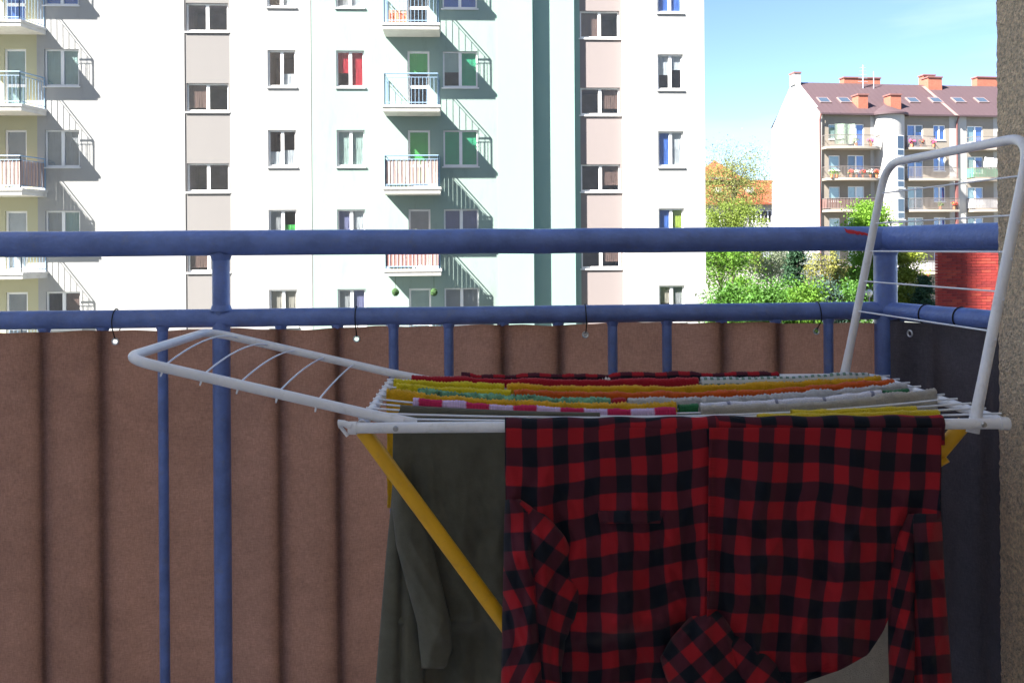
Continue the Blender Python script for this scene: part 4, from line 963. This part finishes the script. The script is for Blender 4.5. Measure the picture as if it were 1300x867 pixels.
def scale_uv(o, su, sv, ou=0, ov=0):
    d = o.data.uv_layers[0].data; a = np.empty(len(d) * 2, dtype=np.float32); d.foreach_get('uv', a); a = a.reshape(-1, 2) * (su, sv) + (ou, ov); d.foreach_set('uv', a.astype(np.float32).ravel()); return o
M_BUF = check_mat('red_black_buffalo_check', 'buffalo'); M_GING = check_mat('green_white_gingham', 'gingham'); M_BLK = check_mat('crimson_lavender_blocks', 'blocks'); M_LIN = check_mat('white_lined_cloth', 'lines')
F_RED = fabric('crimson_cotton', (.50, .012, .03)); F_LEM = fabric('lemon_terry', (.88, .70, .02)); F_AMB = fabric('amber_terry', (.88, .47, .012)); F_ORA = fabric('orange_terry', (.80, .13, .012))
F_GRN = mat('green_white_terry', (.20, .42, .26), .95, .75, 55, .5, 400, spec=.1); F_WHT = fabric('white_terry', (.66, .64, .64)); F_BEI = fabric('cream_terry', (.54, .49, .42)); F_YEL = fabric('bright_yellow_cotton', (.80, .60, .02)); F_GR2 = fabric('bottle_green_cotton', (.03, .20, .07))
F_OLI = mat('dark_olive_jersey', (.125, .118, .088), .95, .15, 30, .3, 700, spec=.1, sheen=.1)
o = towel('checked_cloth', 'red and black checked cloth over the far bar of the rack', 'cloth', 0, -.112, .575, M_BUF, .20, .25, .0105, .0008, vz=(VF, ZR)); scale_uv(o, 20, 20, .1, .2)
towel('red_towel', 'plain crimson cloth behind the yellow towels on the rack', 'towel', 0, -.214, .392, F_RED, .24, .2, .0062, .0008)
o = towel('gingham_towel', 'green and white gingham cloth at the far right of the rack', 'towel', 0, .398, .752, M_GING, .22, .2, .006, .0006); scale_uv(o, 75, 75)
towel('lemon_towel', 'lemon yellow towel left of the long amber one, farther back', 'towel', 1, -.246, -.018, F_LEM, .22, .2, .007, .0016)
towel('amber_towel', 'long amber towel between the gingham and the orange towel', 'towel', 1, -.012, .758, F_AMB, .24, .2, .0068, .0016)
towel('lemon_towel', 'lemon yellow towel whose right end meets the orange towel', 'towel', 2, -.234, -.004, F_LEM, .22, .2, .0062, .0014)
towel('orange_towel', 'bright orange towel running to the right side of the rack', 'towel', 2, .002, .764, F_ORA, .24, .2, .0066, .0016)
towel('green_towel', 'green and white mottled fluffy towel on the left half of the rack', 'towel', 3, -.186, .190, F_GRN, .22, .2, .0072, .002)
towel('red_cloth', 'small dark red cloth between the mottled green and the white towel', 'cloth', 3, .194, .220, F_RED, .20, .2, .006, .0008)
towel('white_towel', 'white fluffy towel in front of the orange towel', 'towel', 3, .224, .770, F_WHT, .24, .2, .0070, .0018)
towel('amber_towel', 'amber fluffy towel nearest the striped cloth at the left', 'towel', 4, -.240, .310, F_AMB, .215, .21, .0076, .002, wave=.003)
towel('green_cloth', 'bottle green cloth at the left end of the lined white towel', 'cloth', 4, .314, .352, F_GR2, .16, .16, .0066, .0006)
o = towel('lined_towel', 'white towel with thin dark lines at the right of the rack', 'towel', 4, .356, .700, M_LIN, .24, .2, .0068, .0007); scale_uv(o, 11, 11)
towel('green_cloth', 'bottle green cloth at the right end of the lined white towel', 'cloth', 4, .704, .752, F_GR2, .05, .06, .0066, .0006)
o = towel('striped_cloth', 'crimson and lavender striped cloth above the dark olive shirt', 'cloth', 5, -.184, .300, M_BLK, .07, .08, .0062, .0008); scale_uv(o, 11.5, 1, .25)
towel('cream_towel', 'long cream towel hanging low behind the checked shirt', 'towel', 5, .345, .780, F_BEI, .62, .5, .0072, .0012)
towel('yellow_cloth', 'yellow cloth with its end farther left beside the shirt top', 'cloth', 8, .470, .680, F_YEL, .045, .06, .0056, .0006)
towel('yellow_cloth', 'yellow cloth tucked close behind the right shoulder of the checked shirt', 'cloth', 9, .400, .695, F_YEL, .06, .06, .0056, .0006)

# ---- sheets whose outline follows rows of photo pixels at a known distance
def sheet(rows, D, off, uvf, nu=60, sub=1):
    """rows: list of (y, xl, xr) pixels; off(x, y) = metres towards the camera; uvf(x, y) = check units"""
    ys = [r_[0] for r_ in rows]; P, UVs = [], []
    for k in range(int((ys[-1] - ys[0]) / 4.0) + 1):
        y = min(ys[0] + k * 4.0, ys[-1]); a, b = interp(y, ys, [r_[1] for r_ in rows]), interp(y, ys, [r_[2] for r_ in rows])
        xs = [lerp(a, b, j / nu) for j in range(nu + 1)]
        P.append([at_d(x, y, D - off(x, y)) for x in xs]); UVs.append([uvf(x, y) for x in xs])
    return P, UVs
def gs(x, c, s): return math.exp(-((x - c) / s) ** 2)
PU, PV = 39.0, 48.0
def body_uv(x, y):
    if x < 908: t = (908 - x) / 267; return ((x - .05 * (y - 535) * (1 - t) - 641 + 8) / PU, (y - 535 + 26 * (max(0, 1 - t) ** 1.8) + 4) / PV)
    t = (x - 908) / 287; return ((x + .06 * (y - 535) - 908 + 12) / PU, (y - 535 - 20 * t + 14) / PV)
def body_off(x, y):
    d = (y - 535) / 330.0; d = max(0, d)
    f = .017 * d * math.sin(x * .045 + 1 + y * .004) + .009 * d * math.sin(x * .11 + y * .012) + .004 * d * math.sin(x * .021 + y * .06) + .006 * d * math.sin(y * .045 - x * .05)
    f -= .020 * min(1, d * 2.2) * gs(x, 909, 9) ; f += .012 * min(1, d * 2.5) * gs(x, 893, 12)          # placket overlap
    f -= .012 * d * gs(x, 1040, 26); f += .012 * d * gs(x, 985, 40)
    f += .006 * math.sin(y * .05 + x * .03) * gs(x, 760, 80) * d
    e = 1 / (1 + math.exp(-(y - 806 - 12 * math.sin(x * .02)) / 3.5)) * gs(x, 775, 70); f -= .050 * e           # tail folded back under
    f += .018 * gs(y, 788, 18) * gs(x, 775, 75)
    return .012 + f
_bo, _bu = body_off, body_uv
def fold(x, y, sd_=0.0):                                  # soft wrinkles: long, slightly slanting ridges
    d = min(1, max(0, (y - 545) / 120)); a = mnoise.noise(Vector((x * .022 + y * .006, y * .006, sd_))); b = mnoise.noise(Vector((x * .05 - y * .018, y * .014, sd_ + 5)))
    c = mnoise.noise(Vector((x * .09, y * .05, sd_ + 9)))
    return d * (.020 * (1 - abs(a) * 2.2) * .6 + .012 * (.5 - abs(b)) + .0035 * c)
def body_off(x, y): return _bo(x, y) + fold(x, y) * (1 - .55 * gs(x, 908, 24))
def body_uv(x, y):
    u_, v_ = _bu(x, y); d = min(1, max(0, (y - 545) / 100)); return (u_ + .16 * d * mnoise.noise(Vector((x * .012, y * .013, 2))) + .05 * d * mnoise.noise(Vector((x * .04, y * .04, 4))), v_ + .20 * d * mnoise.noise(Vector((x * .011, y * .012, 7))) + .05 * d * mnoise.noise(Vector((x * .04, y * .04, 11))))
shirt = thing('checked_shirt', cp(.33, VN, -.70), 'red and black checked flannel shirt hung over the front bar', 'shirt')
rows_b = [(543, 641, 1195), (600, 641, 1195), (655, 646, 1194), (690, 660, 1160), (720, 672, 1136), (770, 690, 1133), (800, 700, 1122), (830, 706, 1102), (850, 708, 1066), (862, 710, 1030), (880, 712, 990)]
SPL = lambda y: 908 - .012 * (y - 535)
PL, UL_ = sheet([(r_[0], r_[1], SPL(r_[0])) for r_ in rows_b], VN, body_off, lambda x, y: body_uv(min(x, 907.9), y), 75)
PR, UR_ = sheet([(r_[0], SPL(r_[0]) - 7, r_[2]) for r_ in rows_b], VN, lambda x, y: body_off(x, y) + .004 + .006 * gs(x, SPL(y) - 7, 10), lambda x, y: body_uv(max(x, 908.0), y), 75)
P = [PL[0] + PR[0][1:]]
# over the bar to the back
top = P[0]; back, buv = [], []
for k in range(-3, 13):
    if k < 0: dv, dz = -.0105, .011 * k
    elif k < 7: a = math.pi * (1 - k / 6) ; dv, dz = .0125 * math.cos(a), .0125 * math.sin(a)
    else: dv, dz = .0125 + .001 * (k - 6), -.04 * (k - 6)
    row, ur = [], []
    for j, p in enumerate(top):
        x = lerp(641, 1195, j / 150); c = cp(0, VN, ZR); q = at_d(x, 541, VN); row.append(Vector((q.x, q.y, 0)) + FWD * (dv + (.003 * math.sin(x * .06) if k > 7 else 0)) + UP * (CZ + ZR + .001 + dz + .0012 * math.sin(x * .09) + (.0022 * gs(x, 905, 12) if k < 7 else 0)))
        ux, uy = body_uv(x, 541); ur.append((ux, uy - (k * 6 + 2 if k < 7 else 44 + 30 * (k - 6)) / PV))
    back.append(row); buv.append(ur)
def thick(o, t=.0018): sm = o.modifiers.new('thickness', 'SOLIDIFY'); sm.thickness = t; sm.offset = 0; return o
thick(MB().grid(back[::-1], buv[::-1]).build('shoulder_yoke', M_BUF, shirt, 180))
thick(MB().grid(PL, UL_).build('front_panel', M_BUF, shirt, 180)); thick(MB().grid(PR, UR_).build('front_panel', M_BUF, shirt, 180))
def rot_uv(x, y, cx, cy, deg, su=PU, sv=PV):
    a = R(deg); dx, dy = x - cx, y - cy; return ((dx * math.cos(a) + dy * math.sin(a)) / su, (-dx * math.sin(a) + dy * math.cos(a)) / sv)
# left sleeve: a hanging tube seen from the front, with lengthwise creases
def tubeoff(L_, R_, bulge, base, cre):
    def f(x, y):
        a, b = L_(y), R_(y); t = (x - a) / (b - a) * 2 - 1; return base + bulge * math.sqrt(max(0, 1 - t * t)) + cre(x, y)
    return f
rs = [(634, 642, 662), (652, 641, 692), (680, 640, 716), (710, 640, 730), (750, 639, 736), (785, 638, 732), (812, 638, 718), (850, 637, 712), (885, 636, 714)]
ys_ = [r_[0] for r_ in rs]; LL = lambda y: interp(y, ys_, [r_[1] for r_ in rs]); RR = lambda y: interp(y, ys_, [r_[2] for r_ in rs])
cre = lambda x, y: 1.3 * fold(x, y, 20.0) - .008 + .007 * math.sin(y * .055 + x * .03) * min(1, max(0, (y - 650) / 60)) - .016 * gs(x, 672 + (y - 640) * .07, 6) * min(1, max(0, (y - 645) / 40)) - .012 * gs(x, 704 + (y - 640) * -.02, 6) * min(1, max(0, (y - 690) / 40)) + .003 * math.sin(y * .08 + x * .05)
def slv_uv(x, y):
    if x < 676 + (y - 640) * .07: return rot_uv(x, y, 640, 640, -8, PU * .8)
    d = interp(y, [640, 760, 867], [36, 40, 12]); return rot_uv(x, y, 690, 700, 32, PU * .9)
cut = lambda y: min(max(LL(y) + 6, 672 + (y - 640) * .07), RR(y) - 6)
m_ = MB(); fo_ = tubeoff(LL, RR, .044, .004, cre)
m_.grid(*sheet([(y, LL(y), cut(y)) for y in ys_], VN, fo_, lambda x, y: rot_uv(x, y, 640, 640, -8 + 6 * math.sin(y * .03), PU * .8), 34))
m_.grid(*sheet([(y, cut(y) - 2, RR(y)) for y in ys_], VN, fo_, lambda x, y: rot_uv(x, y, 690, 700, interp(y, [640, 740, 867], [38, 34, 14]), PU * .9), 40))
thick(m_.build('sleeve', M_BUF, shirt, 180))
rs2 = [(652, 1152, 1194), (675, 1140, 1196), (700, 1133, 1197), (740, 1129, 1199), (780, 1128, 1202), (820, 1128, 1205), (850, 1129, 1207), (885, 1130, 1209)]
ys2 = [r_[0] for r_ in rs2]; L2 = lambda y: interp(y, ys2, [r_[1] for r_ in rs2]); R2 = lambda y: interp(y, ys2, [r_[2] for r_ in rs2])
cre2 = lambda x, y: 1.2 * fold(x, y, 31.0) - .006 - .018 * gs(x, 1160 + (y - 660) * .01, 5) * min(1, max(0, (y - 665) / 30)) + .004 * math.sin(y * .06 + x * .1)
def slv2_uv(x, y):
    if x > 1161: return rot_uv(x, y, 1166, 652, -4, PU * .95)
    return rot_uv(x, y, 1140, 660, 14, PU * .62, PV)
m_ = MB(); fo_ = tubeoff(L2, R2, .038, .004, cre2)
m_.grid(*sheet([(y, L2(y), 1161) for y in ys2], VN, fo_, lambda x, y: rot_uv(x, y, 1140, 660, 14, PU * .62, PV), 30))
m_.grid(*sheet([(y, 1160, R2(y)) for y in ys2], VN, fo_, lambda x, y: rot_uv(x, y, 1166, 652, -4, PU * .95), 34))
thick(m_.build('sleeve', M_BUF, shirt, 180))
# pocket flap
rp_ = [(646, 748, 846), (663, 752, 843), (667, 790, 805)]
P, UVs = sheet([(648, 758, 842), (665, 762, 838)], VN, lambda x, y: body_off(x, y) + .004 + .003 * (y - 648) / 17, lambda x, y: (body_uv(x, y)[0] + .06, body_uv(x, y)[1] + .22), 30); thick(MB().grid(P, UVs).build('pocket_flap', M_BUF, shirt, 180))
# front tails crossing below the placket, seen on the bias
fa = [(770, 884, 916), (788, 872, 924), (810, 852, 936), (835, 838, 948), (860, 846, 960), (885, 858, 972)]
ysa = [r_[0] for r_ in fa]; La = lambda y: interp(y, ysa, [r_[1] for r_ in fa]); Ra = lambda y: interp(y, ysa, [r_[2] for r_ in fa])
P, UVs = sheet(fa, VN, tubeoff(La, Ra, .046, .006, lambda x, y: .9 * fold(x, y, 61.0) - .045 * gs(y, 768, 14)), lambda x, y: rot_uv(x, y, 880, 800, -40, PU, PV * .85), 40); thick(MB().grid(P, UVs).build('tail_fold', M_BUF, shirt, 180))
fb = [(796, 925, 934), (820, 918, 962), (845, 922, 988), (885, 930, 1010)]
ysb = [r_[0] for r_ in fb]; Lb = lambda y: interp(y, ysb, [r_[1] for r_ in fb]); Rb = lambda y: interp(y, ysb, [r_[2] for r_ in fb])
P, UVs = sheet(fb, VN, tubeoff(Lb, Rb, .036, .004, lambda x, y: .9 * fold(x, y, 67.0) - .035 * gs(y, 795, 14)), lambda x, y: rot_uv(x, y, 960, 830, 36, PU, PV), 40); thick(MB().grid(P, UVs).build('tail_fold', M_BUF, shirt, 180))

# ---- dark olive long-sleeved shirt behind the front bar
ol = thing('olive_shirt', cp(0, RV[7], -.75), 'dark olive long sleeved jersey hanging at the left of the checked shirt', 'shirt')
DO = RV[7]
def ol_off(x, y):
    d = max(0, (y - 523) / 340); return .010 + .8 * fold(x, y, 44.0) - .004 + .010 * d * math.sin(x * .05) + .006 * d * math.sin(x * .13 + 1) - .02 * d * gs(x, 525, 8) - .035 / (1 + math.exp(-(y - 797 + (x - 560) * .06) / 3)) + .008 * gs(y, 790, 10)
P, UVs = sheet([(524, 505, 760), (545, 499, 760), (640, 498, 760), (700, 499, 760), (890, 494, 760)], DO, ol_off, lambda x, y: (x / 40, y / 40), 90)
top = P[0]; back, buv = [], []
for k in range(10):
    a = math.pi * (1 - min(k, 6) / 6); dv = .006 * math.cos(a) + (.002 * (k - 6) if k > 6 else 0); dz = .006 * math.sin(a) - (.05 * (k - 6) if k > 6 else 0); row = []
    for j, p in enumerate(top):
        u_ = (lerp(507, 760, j / 90) - PX) / F * DO; row.append(cp(u_, DO + dv, rod_z(7, u_) + .003 + dz))
    back.append(row); buv.append([(0, 0)] * len(row))
P[0] = [q.copy() for q in back[0]]
thick(MB().grid(back[::-1] + P[1:], buv + UVs[1:]).build('body', F_OLI, ol, 180), .0015)
ro = [(596, 502, 512), (640, 498, 530), (690, 503, 548), (740, 516, 560), (790, 530, 572), (822, 533, 574), (846, 536, 566), (851, 536, 556)]
yo = [r_[0] for r_ in ro]; Lo = lambda y: interp(y, yo, [r_[1] for r_ in ro]); Ro = lambda y: interp(y, yo, [r_[2] for r_ in ro])
P, UVs = sheet(ro, DO, tubeoff(Lo, Ro, .022, .024, lambda x, y: .5 * fold(x, y, 51.0) -.003 * gs(y, 818, 3) + .002 * math.sin(y * .05)), lambda x, y: (x / 40, y / 40), 36); thick(MB().grid(P, UVs).build('sleeve', F_OLI, ol, 180))
ro2 = [(600, 500, 508), (650, 496, 516), (700, 491, 522), (760, 486, 530), (820, 481, 536), (890, 476, 540)]
yo2 = [r_[0] for r_ in ro2]; Lo2 = lambda y: interp(y, yo2, [r_[1] for r_ in ro2]); Ro2 = lambda y: interp(y, yo2, [r_[2] for r_ in ro2])
P, UVs = sheet(ro2, DO, tubeoff(Lo2, Ro2, .016, .008, lambda x, y: -.012 * gs(x, 511 - (y - 700) * .02, 5)), lambda x, y: (x / 40, y / 40), 36); thick(MB().grid(P, UVs).build('sleeve', F_OLI, ol, 180))
